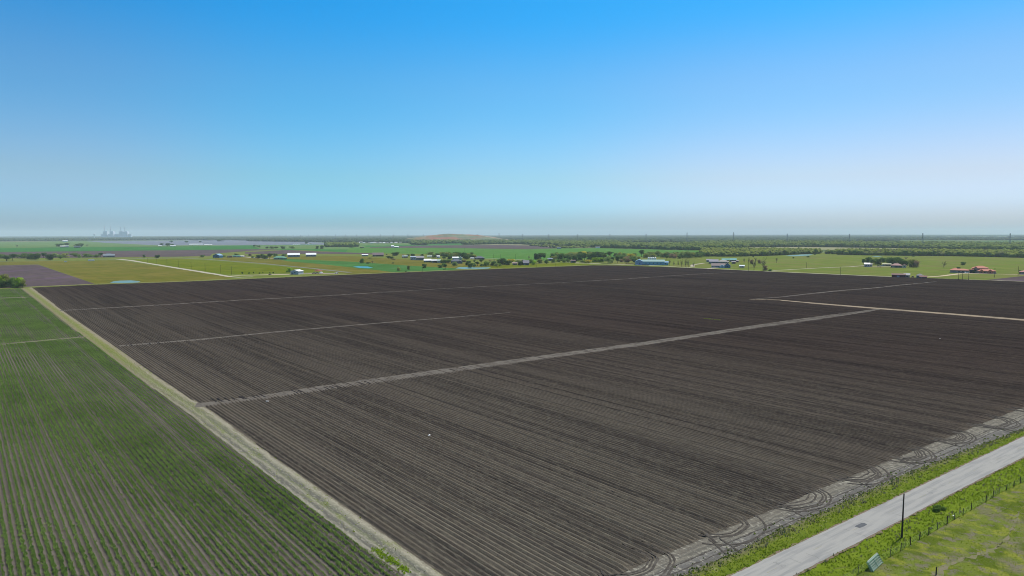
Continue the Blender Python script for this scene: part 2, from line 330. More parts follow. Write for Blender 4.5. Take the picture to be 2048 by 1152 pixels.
def ridges(name, poly, m, hgt=0.26, trim=0.8):
    """real furrows: every row is a ridge strip, wheel furrows every eighth row are wider and deeper"""
    V = []; F = []; base = 0
    for k, b, a0, a1 in row_segments(poly):
        a0 += random.uniform(0, trim) + 0.8 * random.random() ** 3; a1 -= random.uniform(0, trim)
        A = [a0]; 
        while A[-1] < a1:
            p = A[-1] * RA + b * RB; d = max(60, abs(p[1])); A.append(A[-1] + min(14, 1.2 * (d / 100) ** 1.4))
        A[-1] = a1; A = np.array(A); n = len(A)
        wheel = (k % 8 in (2, 5)); h = hgt * random.uniform(0.75, 1.2) * (1.15 if wheel else 1)
        lo = -0.03 if not wheel else -0.08
        wob = 0.10 * np.sin(A * 0.021 + 0.3) + 0.05 * np.sin(A * 0.11 + k * 0.7)
        pr = [(-0.508, lo), (-0.34, lo), (-0.21, h), (0.17, h * 0.9), (0.37, lo), (0.508, lo)]
        rows = []
        tp = np.ones(n); tp[0] = tp[-1] = 0.0
        for (o, z) in pr:
            bb = b + o + wob + rng.normal(0, 0.012, n) * (abs(o) < 0.5)
            zz = z * (tp if z > 0 else 1) + 0.13 + (rng.normal(0, 0.018, n) if z > 0 else rng.normal(0, 0.006, n))
            rows.append(np.c_[A[:, None] * RA + bb[:, None] * RB, zz])
        rows = np.stack(rows, 1).reshape(-1, 3); V.append(rows); kk = len(pr)
        i, j = np.meshgrid(np.arange(n - 1), np.arange(kk - 1), indexing='ij'); q = (i * kk + j).ravel() + base
        F.append(np.c_[q, q + 1, q + kk + 1, q + kk]); base += len(rows)
    me = npmesh(name, np.concatenate(V), np.concatenate(F))
    if me.polygons[0].normal.z < 0: me.flip_normals()
    return tag(link(name, me, m), kind='structure')
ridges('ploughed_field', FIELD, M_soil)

def grow(poly, d):
    P = np.array(poly); c = P.mean(0); return [p + (p - c) / np.linalg.norm(p - c) * d for p in P]
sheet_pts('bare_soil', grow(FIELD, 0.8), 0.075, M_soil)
# crop field on the left
cr0 = g(805, 1152); CROP = [cr0 + (cr0 - g(708, 1086)) / np.linalg.norm(cr0 - g(708, 1086)) * 30, cr0, g(708, 1086), g(505, 930), g(373, 826), g(281, 760), g(166, 674), g(42, 577)]
wl = (g(42, 577) - g(-60, 580)); left = g(42, 577) + np.array((-math.cos(ROW), -math.sin(ROW))) * 75
CROP += [left, left - RA * (np.linalg.norm(g(42, 577) - cr0) + 40)]
sheet_pts('bare_soil', CROP, 0.09, M_soil2)
ridges('crop_field', CROP, M_soil2, hgt=0.12)

# ---- farm track between the two fields
TR = [(corner + (cr0 + (cr0 - g(708, 1086)) * 0.3)) / 2, (g(886, 1152) + g(805, 1152)) / 2]
tl = [(805, 1152), (708, 1086), (505, 930), (373, 826), (281, 760), (166, 674), (105, 625), (42, 577)]
tr_ = [(886, 1152), (797, 1090), (558, 922), (423, 823), (323, 760), (231, 694), (125, 621), (64, 575)]
def between(name, L, Rr, z, m, across=8, rag=0.02, step=6):
    """sheet spanned between two ground lines; u 0..1 across, v metres along"""
    n = 240; 
    def rs(P):
        P = np.array(P); s = np.r_[0, np.cumsum(np.linalg.norm(np.diff(P, axis=0), axis=1))]
        t = (np.linspace(0, 1, n) ** 1.0) * s[-1]; return np.c_[np.interp(t, s, P[:, 0]), np.interp(t, s, P[:, 1])], t
    A, sa = rs(L); B, sb = rs(Rr); V = []; UV = []
    for j in range(across + 1):
        u = j / across; uu = u + (rng.normal(0, 0.012, n))
        P = A * (1 - uu[:, None]) + B * uu[:, None]; V.append(np.c_[P, z + rng.normal(0, rag, n)]); UV.append(np.c_[np.full(n, u), sa])
    V = np.stack(V, 1).reshape(-1, 3); UV = np.stack(UV, 1).reshape(-1, 2); k = across + 1
    i, j = np.meshgrid(np.arange(n - 1), np.arange(across), indexing='ij'); a = (i * k + j).ravel()
    me = npmesh(name, V, np.c_[a, a + 1, a + k + 1, a + k])
    if me.polygons[0].normal.z < 0: me.flip_normals()
    uvl = me.uv_layers.new(name='UVMap'); li = np.empty(len(me.loops), np.int32); me.loops.foreach_get('vertex_index', li)
    uvl.data.foreach_set('uv', UV[li].astype(np.float32).ravel())
    return tag(link(name, me, m), kind='structure')
def cross_mat(name, stops, along, patch, far=None, vfar=(0, 1), bump=(3.0, 6, 0.9, 0.12)):
    """ground whose make-up changes across its width: stops = (u, colour); noise breaks the bands up"""
    m = bpy.data.materials.new(name); m.use_nodes = True; n = m.node_tree.nodes; l = m.node_tree.links
    b = n['Principled BSDF']; b.inputs['Roughness'].default_value = 0.95; b.inputs['Specular IOR Level'].default_value = 0.0
    tc = n.new('ShaderNodeTexCoord'); sp = n.new('ShaderNodeSeparateXYZ'); l.new(tc.outputs['UV'], sp.inputs[0])
    def noise(sc, det, rotate=False):
        mp = n.new('ShaderNodeMapping'); mp.inputs['Scale'].default_value = sc; l.new(tc.outputs['Object'], mp.inputs[0])
        if rotate:
            r = n.new('ShaderNodeMapping'); r.inputs['Rotation'].default_value = (0, 0, along); l.new(tc.outputs['Object'], r.inputs[0]); l.new(r.outputs[0], mp.inputs[0])
        q = n.new('ShaderNodeTexNoise'); q.inputs['Scale'].default_value = 1; q.inputs['Detail'].default_value = det; q.inputs['Roughness'].default_value = 0.6
        l.new(mp.outputs[0], q.inputs['Vector']); return q.outputs[0]
    def ma(op, a, bb, c=None):
        q = n.new('ShaderNodeMath'); q.operation = op
        for i, v in enumerate((a, bb, c)):
            if v is None: continue
            if isinstance(v, (int, float)): q.inputs[i].default_value = v
            else: l.new(v, q.inputs[i])
        return q.outputs[0]
    nz = noise((1.1, 0.16, 1), 5, True)
    u = ma('ADD', sp.outputs[0], ma('MULTIPLY', ma('SUBTRACT', nz, 0.5), 0.35))
    def ramp(st):
        r = n.new('ShaderNodeValToRGB'); e = r.color_ramp.elements
        e[0].position, e[0].color = st[0][0], (*st[0][1], 1); e[1].position, e[1].color = st[-1][0], (*st[-1][1], 1)
        for p, c in st[1:-1]: q = e.new(p); q.color = (*c, 1)
        l.new(u, r.inputs[0]); return r.outputs[0]
    def mix(f, a, c):
        q = n.new('ShaderNodeMix'); q.data_type = 'RGBA'; l.new(f, q.inputs[0]); l.new(a, q.inputs[6])
        if hasattr(c, '__len__'): q.inputs[7].default_value = (*c, 1)
        else: l.new(c, q.inputs[7])
        return q.outputs[2]
    def rng_(v, lo, hi, amt=1.0):
        q = n.new('ShaderNodeMapRange'); l.new(v, q.inputs[0]); q.inputs[1].default_value = lo; q.inputs[2].default_value = hi; q.inputs[4].default_value = amt; return q.outputs[0]
    cur = ramp(stops)
    if far:
        f = rng_(ma('ADD', sp.outputs[1], ma('MULTIPLY', noise((0.03, 0.03, 1), 4), 60)), vfar[0], vfar[1]); cur = mix(f, cur, ramp(far))
    for sc, lo, hi, amt, c in patch: cur = mix(rng_(noise(sc, 5, True), lo, hi, amt), cur, c)
    l.new(cur, b.inputs['Base Color'])
    f = noise((bump[0],) * 3, bump[1]); bp = n.new('ShaderNodeBump'); bp.inputs['Strength'].default_value = bump[2]; bp.inputs['Distance'].default_value = bump[3]
    l.new(f, bp.inputs['Height']); l.new(bp.outputs[0], b.inputs['Normal'])
    return m
M_track = cross_mat('farm_track_soil',
    [(0.0, (0.09, 0.085, 0.06)), (0.10, (0.25, 0.235, 0.18)), (0.20, (0.10, 0.097, 0.08)), (0.30, (0.115, 0.11, 0.09)), (0.40, (0.22, 0.21, 0.155)), (0.50, (0.13, 0.135, 0.08)), (0.60, (0.095, 0.093, 0.078)), (0.72, (0.17, 0.165, 0.12)), (0.88, (0.27, 0.25, 0.185)), (1.0, (0.14, 0.125, 0.09))],
    -ROW + 0.0, [((0.5, 0.12, 1), 0.58, 0.68, 0.7, (0.12, 0.15, 0.025)), ((3.0, 1.0, 1), 0.5, 0.72, 0.55, (0.08, 0.077, 0.06)), ((4, 1.4, 1), 0.53, 0.66, 0.7, (0.34, 0.325, 0.25))],
    far=[(0.0, (0.16, 0.14, 0.085)), (0.2, (0.17, 0.155, 0.075)), (0.45, (0.125, 0.15, 0.03)), (0.65, (0.16, 0.165, 0.05)), (0.82, (0.22, 0.19, 0.125)), (1.0, (0.17, 0.145, 0.10))], vfar=(120, 300))
c_l = cr0 + (cr0 - g(708, 1086)) / np.linalg.norm(cr0 - g(708, 1086)) * 25; c_r = edgeL0 - dirL * 25
between('path', [c_l] + [g(*p) for p in tl], [c_r] + [g(*p) for p in tr_], 0.14, M_track)

# lanes across the ploughed field
lane_pf = (-0.26, -0.02, 0.0, -0.03, 0.01, -0.02, -0.26)
pribbon('path', [(392, 811.5), (412, 810), (542, 793), (640, 778), (750, 762.5), (1040, 722), (1300, 686.5), (1520, 653), (1728, 624), (1760, 619)], [5, 8.0, 8.5, 8.5, 8.5, 8.5, 10, 12, 10, 4], 0.40, M_lane, across=6, step=1.6, jit=0.45, rag=0.02, prof=lane_pf)
thin_pf = (-0.2, -0.02, 0, -0.03, -0.2)
pribbon('path', [(238, 693), (400, 680), (560, 664), (760, 647), (900, 636), (1020, 626)], [4.5, 4.5, 4.0, 3.4, 2.4, 1.0], 0.40, M_lane, across=4, step=2.0, jit=0.3, rag=0.025, prof=thin_pf)
pribbon('path', [(120, 622), (350, 608.8), (480, 601), (600, 595), (680, 590.5), (760, 585.5), (870, 579), (1047, 569.5), (1100, 567), (1224, 560), (1390, 549), (1490, 544)], [5, 5, 4.5, 4.5, 3.0, 4, 3.5, 5, 6, 5.5, 5, 3], 0.40, M_lane, across=4, step=3.0, jit=0.35, rag=0.03, prof=thin_pf)
pribbon('path', [(1497, 599.5), (1560, 595), (1608, 589.5), (1680, 582), (1744, 577), (1800, 571), (1872, 564)], [2.5, 5, 7, 7, 7, 6.5, 4.0], 0.41, M_lane, across=4, step=3.0, jit=0.35, rag=0.02, prof=thin_pf)
# pale uncropped strip that starts inside the field and runs out to the right
pribbon('grass_strip', [(1500, 599.5), (1560, 601), (1600, 605), (1750, 617.5), (1900, 629), (2048, 641), (2200, 655)], [2, 7, 9.5, 10, 10, 10, 10], 0.44, M_tan, across=6, step=3.0, jit=0.4, rag=0.02, prof=(-0.2, -0.02, 0, 0.01, 0, -0.02, -0.2))
# ditch-dark moist strips alongside it
M_wet = mat('moist_soil', (0.022, 0.020, 0.021), [((0.4, 0.03, 1), 4, 0.4, 0.7, 0.6, (0.04, 0.036, 0.036), 'row')], bump=(4, 5, 0.8, 0.1))
pribbon('ditch', [(1090, 569.5), (1250, 582), (1400, 595), (1521, 605.5), (1600, 611), (1750, 623), (2048, 646), (2200, 660)], [1.5, 3, 4, 4, 3, 3, 3, 3], 0.36, M_wet, across=4, step=4.0, jit=0.4, rag=0.02, prof=(-0.2, 0, -0.04, 0, -0.2))
# green cut-out: a few green weeds standing in a row inside the field
# edge path round the far side of the field
M_edge = mat('field_edge_grass', (0.155, 0.165, 0.055), [(0.1, 4, 0.4, 0.65, 0.6, (0.21, 0.19, 0.10)), (0.5, 5, 0.5, 0.7, 0.5, (0.10, 0.13, 0.03))])
pribbon('path', [(-300, 588), (20, 576), (60, 574), (191, 568.4), (350, 563.3), (523, 556), (700, 548.6), (900, 540.5), (1050, 535), (1180, 530)], [9, 9, 9, 9, 10, 11, 11, 11, 11, 11], 0.10, M_edge, step=8, jit=0.5)
pribbon('road', [(1150, 527.2), (1200, 528), (1290, 530.5), (1400, 536.5), (1540, 543.2), (1700, 550), (1850, 556.5), (2048, 563), (2300, 572)], [6, 9, 9, 8.5, 8, 7.5, 7.5, 7.5, 7.5], 0.12, mat('pale_farm_road', (0.33, 0.32, 0.22), [(0.1, 4, 0.4, 0.65, 0.5, (0.25, 0.25, 0.16))]), step=10, jit=0.3)
pribbon('verge', [(1190, 530), (1290, 533), (1400, 538.6), (1700, 552.4), (2048, 565.3), (2300, 574.5)], 5.0, 0.11, M_edge, step=10, jit=0.4)

# drives and distant roads
pribbon('road', [(-200, 527), (0, 523), (121, 520.3), (236, 518.8), (300, 517), (350, 515.8)], 9, 0.10, M_far_road, step=20)
pribbon('road', [(236, 519), (290, 516.5), (350, 515.5), (419, 519), (523, 527), (628, 537.2), (700, 545.2)], 8, 0.11, M_far_road, step=20)
pribbon('driveway', [(238, 518.8), (262, 521), (350, 535.6), (400, 543.5), (440, 550), (461, 553.7), (480, 554.8), (506, 553.8)], [14, 10, 8, 8, 8, 8, 8, 6], 0.13, M_pale, step=10, jit=0.3)
pribbon('driveway', [(452, 553.2), (480, 551), (520, 550), (576, 548.8), (605, 548)], [6, 6, 8, 12, 12], 0.14, mat('tan_gravel', (0.42, 0.35, 0.26), [(0.1, 4, 0.4, 0.7, 0.4, (0.34, 0.28, 0.2))]), step=10, jit=0.3)
pribbon('driveway', [(605, 547.5), (640, 547), (676, 547.5)], [8, 14, 8], 0.145, mat('pink_gravel', (0.30, 0.24, 0.21), [(0.1, 4, 0.4, 0.7, 0.4, (0.2, 0.17, 0.15))]), step=10, jit=0.3)
pribbon('driveway', [(1538, 541.5), (1560, 540.5), (1640, 536), (1700, 533.6), (1730, 531.2)], 5, 0.13, M_pale, step=10)
pribbon('driveway', [(1730, 532), (1760, 533.2), (1784, 533.6)], 8, 0.135, M_pale, step=10)
pribbon('driveway', [(1846, 554.5), (1880, 552.5), (1920, 547.6), (1948, 547.3), (1990, 548.2), (2048, 549.6), (2200, 553)], [5, 6, 7, 8, 5, 4, 4], 0.13, mat('tan_drive', (0.44, 0.36, 0.24), [(0.1, 4, 0.4, 0.7, 0.4, (0.34, 0.28, 0.2))]), step=10)
pribbon('driveway', [(1385, 533.5), (1385, 529.8), (1395, 528.4), (1408, 526.2), (1418, 526)], 6, 0.13, M_pale, step=10)
pribbon('driveway', [(1412, 537.6), (1430, 535.8), (1446, 535.2)], [6, 10, 12], 0.135, M_pale, step=10)
pribbon('driveway', [(480, 513), (503, 515.2), (530, 517), (548, 517.3)], 10, 0.12, M_pale, step=10)
pribbon('driveway', [(965, 516.3), (1000, 517.6), (1050, 519.5)], 6, 0.12, M_pale, step=10)
pribbon('driveway', [(1130, 524), (1165, 526), (1200, 527.5)], 7, 0.13, M_pale, step=10)
pribbon('driveway', [(1240, 529.6), (1262, 530), (1290, 531)], [4, 8, 5], 0.15, mat('brown_gravel', (0.24, 0.15, 0.11)), step=10)
sheet('pond', [(220, 565.6), (226, 563.2), (240, 561.6), (262, 561), (281, 562.8), (276, 565), (250, 566.4)], 0.16, M_water)
sheet('pond', [(706, 533.6), (716, 532.4), (735, 533), (746, 535.4), (738, 536.6), (720, 536)], 0.10, M_water2)
sheet('pond', [(911, 537), (918, 534.4), (940, 534.3), (956, 535.2), (982, 534.5), (976, 537), (955, 538.2), (930, 538.3)], 0.10, M_water)
sheet('pond', [(1568, 512), (1580, 510.6), (1610, 508.6), (1626, 509), (1618, 511), (1590, 512.4)], 0.10, M_water)
sheet('pond', [(1743, 513), (1752, 512), (1766, 512.6), (1756, 513.6)], 0.10, M_water)

# ---- roadside: headland, verges, road, pasture
vl = [(1365, 1152), (1475, 1104), (1600, 1042), (1650, 1023), (1814, 947), (2048, 858)]
rl = [(1466, 1152), (2048, 873)]; rr = [(1590, 1152), (2048, 917.6)]
fn = [(1716, 1150), (1780.3, 1114.8), (1801.7, 1102.6), (1820.6, 1091), (1839.3, 1079.6), (1857.6, 1070.5), (1875.7, 1059.8), (1894, 1049), (1909.6, 1039.9), (1925.8, 1030.7), (1942.3, 1021), (1971.9, 1004.2), (1985.7, 995), (1998.2, 988), (2012.6, 981), (2027.6, 974.2), (2040.4, 967.5)]
def extl(px, back, fwd):
    P = [g(*p) for p in px]; d0 = P[0] - P[1]; d1 = P[-1] - P[-2]
    return [P[0] + d0 / np.linalg.norm(d0) * back] + P + [P[-1] + d1 / np.linalg.norm(d1) * fwd]
HL = [corner - dirH * 4, hl0] + [g(*p) for p in [(1389, 1085), (1551, 1018), (1650, 975), (1800, 914)]] + [hl1, hl1 + dirH * 160]
VL = extl(vl, 40, 160); RL = extl(rl, 45, 160); RR = extl(rr, 45, 160)
M_head = cross_mat('headland_soil',
    [(0.0, (0.09, 0.082, 0.065)), (0.12, (0.155, 0.142, 0.112)), (0.22, (0.11, 0.10, 0.082)), (0.32, (0.175, 0.162, 0.128)), (0.40, (0.10, 0.094, 0.078)), (0.46, (0.175, 0.162, 0.128)), (0.53, (0.10, 0.095, 0.080)), (0.62, (0.155, 0.148, 0.13)), (0.75, (0.115, 0.11, 0.10)), (1.0, (0.105, 0.10, 0.088))],
    R(53.7), [((0.25, 2.2, 1), 0.52, 0.66, 0.6, (0.09, 0.083, 0.073)), ((0.8, 1.6, 1), 0.54, 0.64, 0.75, (0.29, 0.275, 0.22)), ((2.5, 2.5, 1), 0.5, 0.7, 0.5, (0.075, 0.07, 0.062))])
between('headland', HL, VL, 0.15, M_head, across=10, rag=0.015)
M_verge = cross_mat('verge_ground', [(0.0, (0.13, 0.12, 0.085)), (0.25, (0.12, 0.125, 0.045)), (0.45, (0.11, 0.145, 0.018)), (1.0, (0.085, 0.125, 0.012))], R(53.7),
    [((0.8, 0.8, 1), 0.5, 0.66, 0.6, (0.15, 0.18, 0.025)), ((1.6, 1.6, 1), 0.55, 0.7, 0.6, (0.04, 0.07, 0.008)), ((0.5, 1.0, 1), 0.6, 0.7, 0.6, (0.26, 0.23, 0.13))], bump=(3.5, 6, 1.0, 0.2))
between('verge', VL, RL, 0.12, M_verge, across=6, rag=0.05)
FEN = extl(fn, 30, 120)
between('verge', RR, FEN, 0.10, M_green, across=6, rag=0.05)
mid0, mid1 = (RL[0] + RR[0]) / 2, (RL[-1] + RR[-1]) / 2; RM = [(a + b) / 2 for a, b in zip(RL, RR)]
rw = [float(np.linalg.norm(a - b)) for a, b in zip(RL, RR)]
RW = abs(float((g(1590, 1152) - g(1466, 1152)) @ np.array((dirH[1], -dirH[0]))))
rdir = g(2048, 873) - g(1466, 1152); rdir /= np.linalg.norm(rdir); rn = np.array((rdir[1], -rdir[0]))
RW = abs(float((g(1590, 1152) - g(1466, 1152)) @ rn)); RW2 = abs(float((g(2048, 917.6) - g(2048, 873)) @ rn))
c0 = g(1466, 1152) + rn * RW / 2; c1 = g(2048, 873) + rn * RW2 / 2
ribbon('road_shoulder', [c0 - rdir * 40, c0, c1, c1 + rdir * 160], [RW + .7, RW + .7, RW2 + .7, RW2 + .7], 0.19, mat('shoulder_dirt', (0.17, 0.13, 0.10), [(1.0, 5, 0.45, 0.65, 0.7, (0.11, 0.11, 0.04))]), step=0.8, jit=0.14, across=2)
ribbon('road', [c0 - rdir * 40, c0, c1, c1 + rdir * 160], [RW, RW, RW2, RW2], 0.22, M_road, step=1.0, jit=0.035, across=6, crown=0.05)
# asphalt repair on the road
pc_ = g(1722, 1054); rp = [(-1.35, -0.42), (-0.7, -0.5), (1.1, -0.45), (1.45, -0.2), (1.3, 0.4), (0.2, 0.5), (-1.2, 0.38)]
tag(sheet_pts('road_patch', [pc_ + rdir * a + rn * b for a, b in rp], 0.285, mat('tar_patch', (0.09, 0.095, 0.10), [(2, 4, 0.4, 0.7, 0.5, (0.13, 0.135, 0.14))])), kind='structure')
M_dash = mat('worn_yellow_paint', (0.255, 0.245, 0.18), [((2, 2, 1), 5, 0.45, 0.6, 0.9, (0.225, 0.225, 0.21))])
rL = float(np.linalg.norm(c1 - c0)); t_ = -20.0
while t_ < rL + 100:
    q_ = c0 + (c1 - c0) / rL * t_; ribbon('road_marking', [q_, q_ + rdir * 2.6], 0.13, 0.276, M_dash, step=0.6, jit=0.02, across=2); t_ += 12.2
M_crack = mat('road_crack', (0.10, 0.10, 0.10))
for k in range(16):
    t_ = random.uniform(-5, rL); q_ = c0 + (c1 - c0) / rL * t_; o_ = random.uniform(-1.8, 1.0); e_ = o_ + random.uniform(0.6, 2.2); n_c = 7
    P = [q_ + rn * (o_ + (e_ - o_) * i / n_c) + rdir * random.uniform(-0.18, 0.18) for i in range(n_c + 1)]
    ribbon('road_crack', P, 0.035, 0.28, M_crack, step=0.3, across=2)
pdir = rdir
PAST = [FEN[0] - rn * -0.0] + FEN[1:] + [FEN[-1] + rn * 150, FEN[0] + rn * 120]
sheet_pts('pasture', PAST, 0.08, M_pasture)
M_trail = mat('worn_trail', (0.165, 0.145, 0.095), [(0.9, 5, 0.42, 0.62, 0.8, (0.13, 0.145, 0.05))])
pribbon('path', [(1868, 1152), (1885, 1136), (1925, 1119), (1970, 1108), (1992, 1098), (2010, 1082), (2030, 1050), (2040, 1022)], [0.7, 0.8, 0.6, 0.6, 0.4, 0.3, 0.3, 0.2], 0.095, M_trail, step=0.8, jit=0.22, across=2)

# tyre loops in the headland: same set of ruts pushed along by each turn of the tractor
M_rut = mat('turned_rut_soil', (0.062, 0.056, 0.049), [(1.5, 5, 0.45, 0.68, 0.7, (0.115, 0.105, 0.09))], bump=(4, 5, 0.9, 0.1))
loop = [g(*p) for p in [(1432, 1022), (1455, 1028), (1475, 1032), (1497, 1041), (1507, 1052), (1504, 1065), (1488, 1077), (1462, 1085), (1432, 1086), (1402, 1080), (1378, 1072), (1355, 1064)]]
apex0 = g(1507, 1056)
marks = [([g(1418, 1081), g(1459, 1108)], 0.35), ([g(1438, 1083), g(1478, 1104)], 0.35), ([g(1395, 1062), g(1440, 1086)], 0.5), ([g(1370, 1064), g(1412, 1083)], 0.45)]
def smooth(P):
    P = np.array(P)
    for _ in range(2):
        Q = [P[0]]
        for a, b in zip(P[:-1], P[1:]): Q += [a * 0.75 + b * 0.25, a * 0.25 + b * 0.75]
        P = np.array(Q + [P[-1]])
    return P
def offset(P, d):
    T = np.gradient(P, axis=0); T /= np.linalg.norm(T, axis=1)[:, None]; return P + np.c_[T[:, 1], -T[:, 0]] * d
rut_pf = (0.0, 0.09, 0.02, 0.09, 0.0)
for ap in [(1180, 1215), (1322, 1132), (1507, 1056), (1640, 995), (1757, 947), (1848, 906), (1932, 873), (2020, 845), (2100, 817)]:
    sh = g(*ap) - apex0; L0 = smooth(loop); an_ = random.uniform(-0.13, 0.13); sc_ = random.uniform(0.85, 1.12)
    L0 = (L0 - apex0) @ np.array(((math.cos(an_), math.sin(an_)), (-math.sin(an_), math.cos(an_)))) * sc_ + apex0 + sh
    L0 = L0 + np.c_[0.12 * np.sin(np.arange(len(L0)) * 0.8 + ap[0]), 0.12 * np.cos(np.arange(len(L0)) * 0.6 + ap[1])]
    for d, wd in random.sample([(-1.9, 0.4), (-1.2, 0.3), (-0.5, 0.35), (0.0, 0.5), (0.75, 0.4), (1.2, 0.25), (1.8, 0.3)], random.randint(4, 6)):
        P = offset(L0, d + random.uniform(-.12, .12)); k0, k1 = random.randint(0, 9), random.randint(0, 12)
        P = P[k0:len(P) - k1]; ribbon('tyre_rut', P, wd, 0.16 + abs(d) * 0.003, M_rut, step=0.5, jit=0.06, across=4, prof=rut_pf)
    for P, wd in random.sample(marks, random.randint(2, 4)): ribbon('tyre_rut', [p + sh + np.array((random.uniform(-.8, .8), random.uniform(-.8, .8))) for p in P], wd, 0.175, M_rut, step=0.5, jit=0.07, across=4, prof=rut_pf)
# long ruts along the headland and the farm track, short skid marks over the wide lane
for o_, wd in ((3.2, 0.3), (4.6, 0.3)):
    n_ = np.array((dirH[1], -dirH[0])); ribbon('tyre_rut', [hl0 - dirH * 20 + n_ * o_, hl1 + n_ * o_, hl1 + dirH * 150 + n_ * o_], wd, 0.155, M_rut, step=0.9, jit=0.09, across=2, prof=(0, 0.05, 0))
for x, y in [(428, 803), (440, 802), (455, 801), (467, 800), (484, 798), (489, 798), (508, 796), (516, 795), (524, 793), (652, 778), (664, 777), (676, 776), (722, 769), (735, 767), (590, 786), (600, 785), (1048, 719), (1075, 716), (1170, 702), (1185, 700), (300, 689), (252, 692), (262, 691), (318, 687), (905, 742), (930, 738)]:
    p = g(x, y); s_ = 0.55 + random.random() * 0.6
    ribbon('tyre_rut', [p + RA * 2.6 * s_, p, p - RA * 2.4 * s_], 0.5, 0.415, M_wet, step=0.5, jit=0.08, across=4, prof=(-0.03, 0.06, 0.0, 0.06, -0.03))

# ------------------------------------------------------------------ scattered low plants
def blades(name, P, Z, size, m, per=4, lean=0.5, label=None, wid=0.5):
    """clumps of leaf-shaped faces at points P (n,2); size (n,)"""
    n = len(P); V = []; 
    for k in range(per):
        az = rng.uniform(0, 2 * np.pi, n); ln = rng.uniform(0.1, lean, n) * size; wd = size * wid * rng.uniform(0.5, 1.1, n)
        h = size * rng.uniform(0.6, 1.1, n); ox = rng.normal(0, 0.28, (n, 2)) * size[:, None]
        c, s = np.cos(az), np.sin(az); bx = P + ox; t = np.c_[-s, c] * (wd / 2)[:, None]; o = np.c_[c, s]
        a = np.c_[bx - t, Z]; b = np.c_[bx + t, Z]
        cc = np.c_[bx + o * (ln * 0.55)[:, None] + t * 0.9, Z + h * 0.75]; d = np.c_[bx + o * ln[:, None] - t * 0.3, Z + h]
        V.append(np.stack([a, b, cc, d], 1))
    V = np.concatenate(V).reshape(-1, 3); F = np.arange(len(V)).reshape(-1, 4)
    return tag(link(name, npmesh(name, V, F), m), label, None, kind='stuff')
def scatter(poly, dens, ymax=260):
    poly = [p for p in poly]; P = np.array(poly); lo, hi = P.min(0), P.max(0); hi[1] = min(hi[1], ymax); lo[1] = max(lo[1], 80)
    hi[0] = min(hi[0], ymax * 0.9)
    n = int((hi[0] - lo[0]) * (hi[1] - lo[1]) * dens); Q = rng.uniform(lo, hi, (n, 2)); Q = Q[in_poly(Q, poly)]
    return Q[(np.abs(Q[:, 0]) < Q[:, 1] * 0.80 + 8)]
def clumpy(Q, sc, keep):
    v = (np.sin(Q[:, 0] / sc + 1.3 * np.sin(Q[:, 1] / sc * 0.7)) * np.sin(Q[:, 1] / sc * 1.1 + 1.7 * np.sin(Q[:, 0] / sc * 0.6)) + 1) / 2
    return Q[rng.random(len(Q)) < keep * (0.25 + 1.5 * v)]

pribbon('path', [(-120, 701), (0, 690), (100, 681), (172, 674.5)], 4.0, 0.37, mat('crop_lane', (0.15, 0.145, 0.09), [(0.4, 5, 0.45, 0.65, 0.7, (0.11, 0.13, 0.05))]), across=4, step=2.0, jit=0.3, rag=0.02, prof=(-0.2, -0.02, 0, -0.03, -0.2))
pribbon('path', [(-60, 599.5), (0, 597), (60, 594.8)], 8.0, 0.37, bpy.data.materials['crop_lane'], across=4, step=3.0, jit=0.4, rag=0.02, prof=(-0.2, -0.02, 0, -0.03, -0.2))
# crop plants on the ridges
seg = row_segments(CROP); PP = []; SS = []
for k, b, a0, a1 in seg:
    thin = random.random() < 0.07; A = []
    a = a0 + 1.2
    while a < a1 - 1.2:
        p = a * RA + b * RB; d = p[1]
        if d < 70 or p[0] < -0.80 * d - 14: a += 3; continue
        st = 0.16 * (max(d, 110) / 110) ** 1.05
        v = 0.5 + 0.5 * math.sin(a * 0.05 + b * 0.13 + 2 * math.sin(a * 0.013)) 
        if random.random() > (0.06 + (0.3 if thin else 0)): 
            PP.append(p + RB * random.gauss(0, 0.05)); SS.append(min(0.60, 0.38 + 0.0007 * max(0, d - 130)) * random.uniform(0.7, 1.2) * (0.82 + 0.3 * v) * (0.75 if thin else 1))
        a += st * random.uniform(0.7, 1.3)
PP = np.array(PP); SS = np.array(SS)
# leave the two cross lanes of the crop field bare
def lane_mask(P, px, wid):
    a, b = g(*px[0]), g(*px[1]); d = (b - a) / np.linalg.norm(b - a); n = np.array((d[1], -d[0]))
    return np.abs((P - a) @ n) > wid
k_ = lane_mask(PP, ((0, 690), (167, 675)), 2.6) & lane_mask(PP, ((0, 597), (60, 595)), 5.0)
PP, SS = PP[k_], SS[k_]
# wheel rows run paler: every twelfth row is thin
bi = np.round((PP @ RB) / SP).astype(int)
sp_ = (bi % 12 == 3); sp2_ = (bi % 7 == 5) & (np.sin(PP @ RA * 0.02 + bi) > -0.3); SS = np.where(sp_, SS * 0.66, np.where(sp2_, SS * 0.8, SS))
blades('crop_rows', PP, np.full(len(PP), 0.21), SS, M_crop, per=5, lean=0.7, wid=0.75)

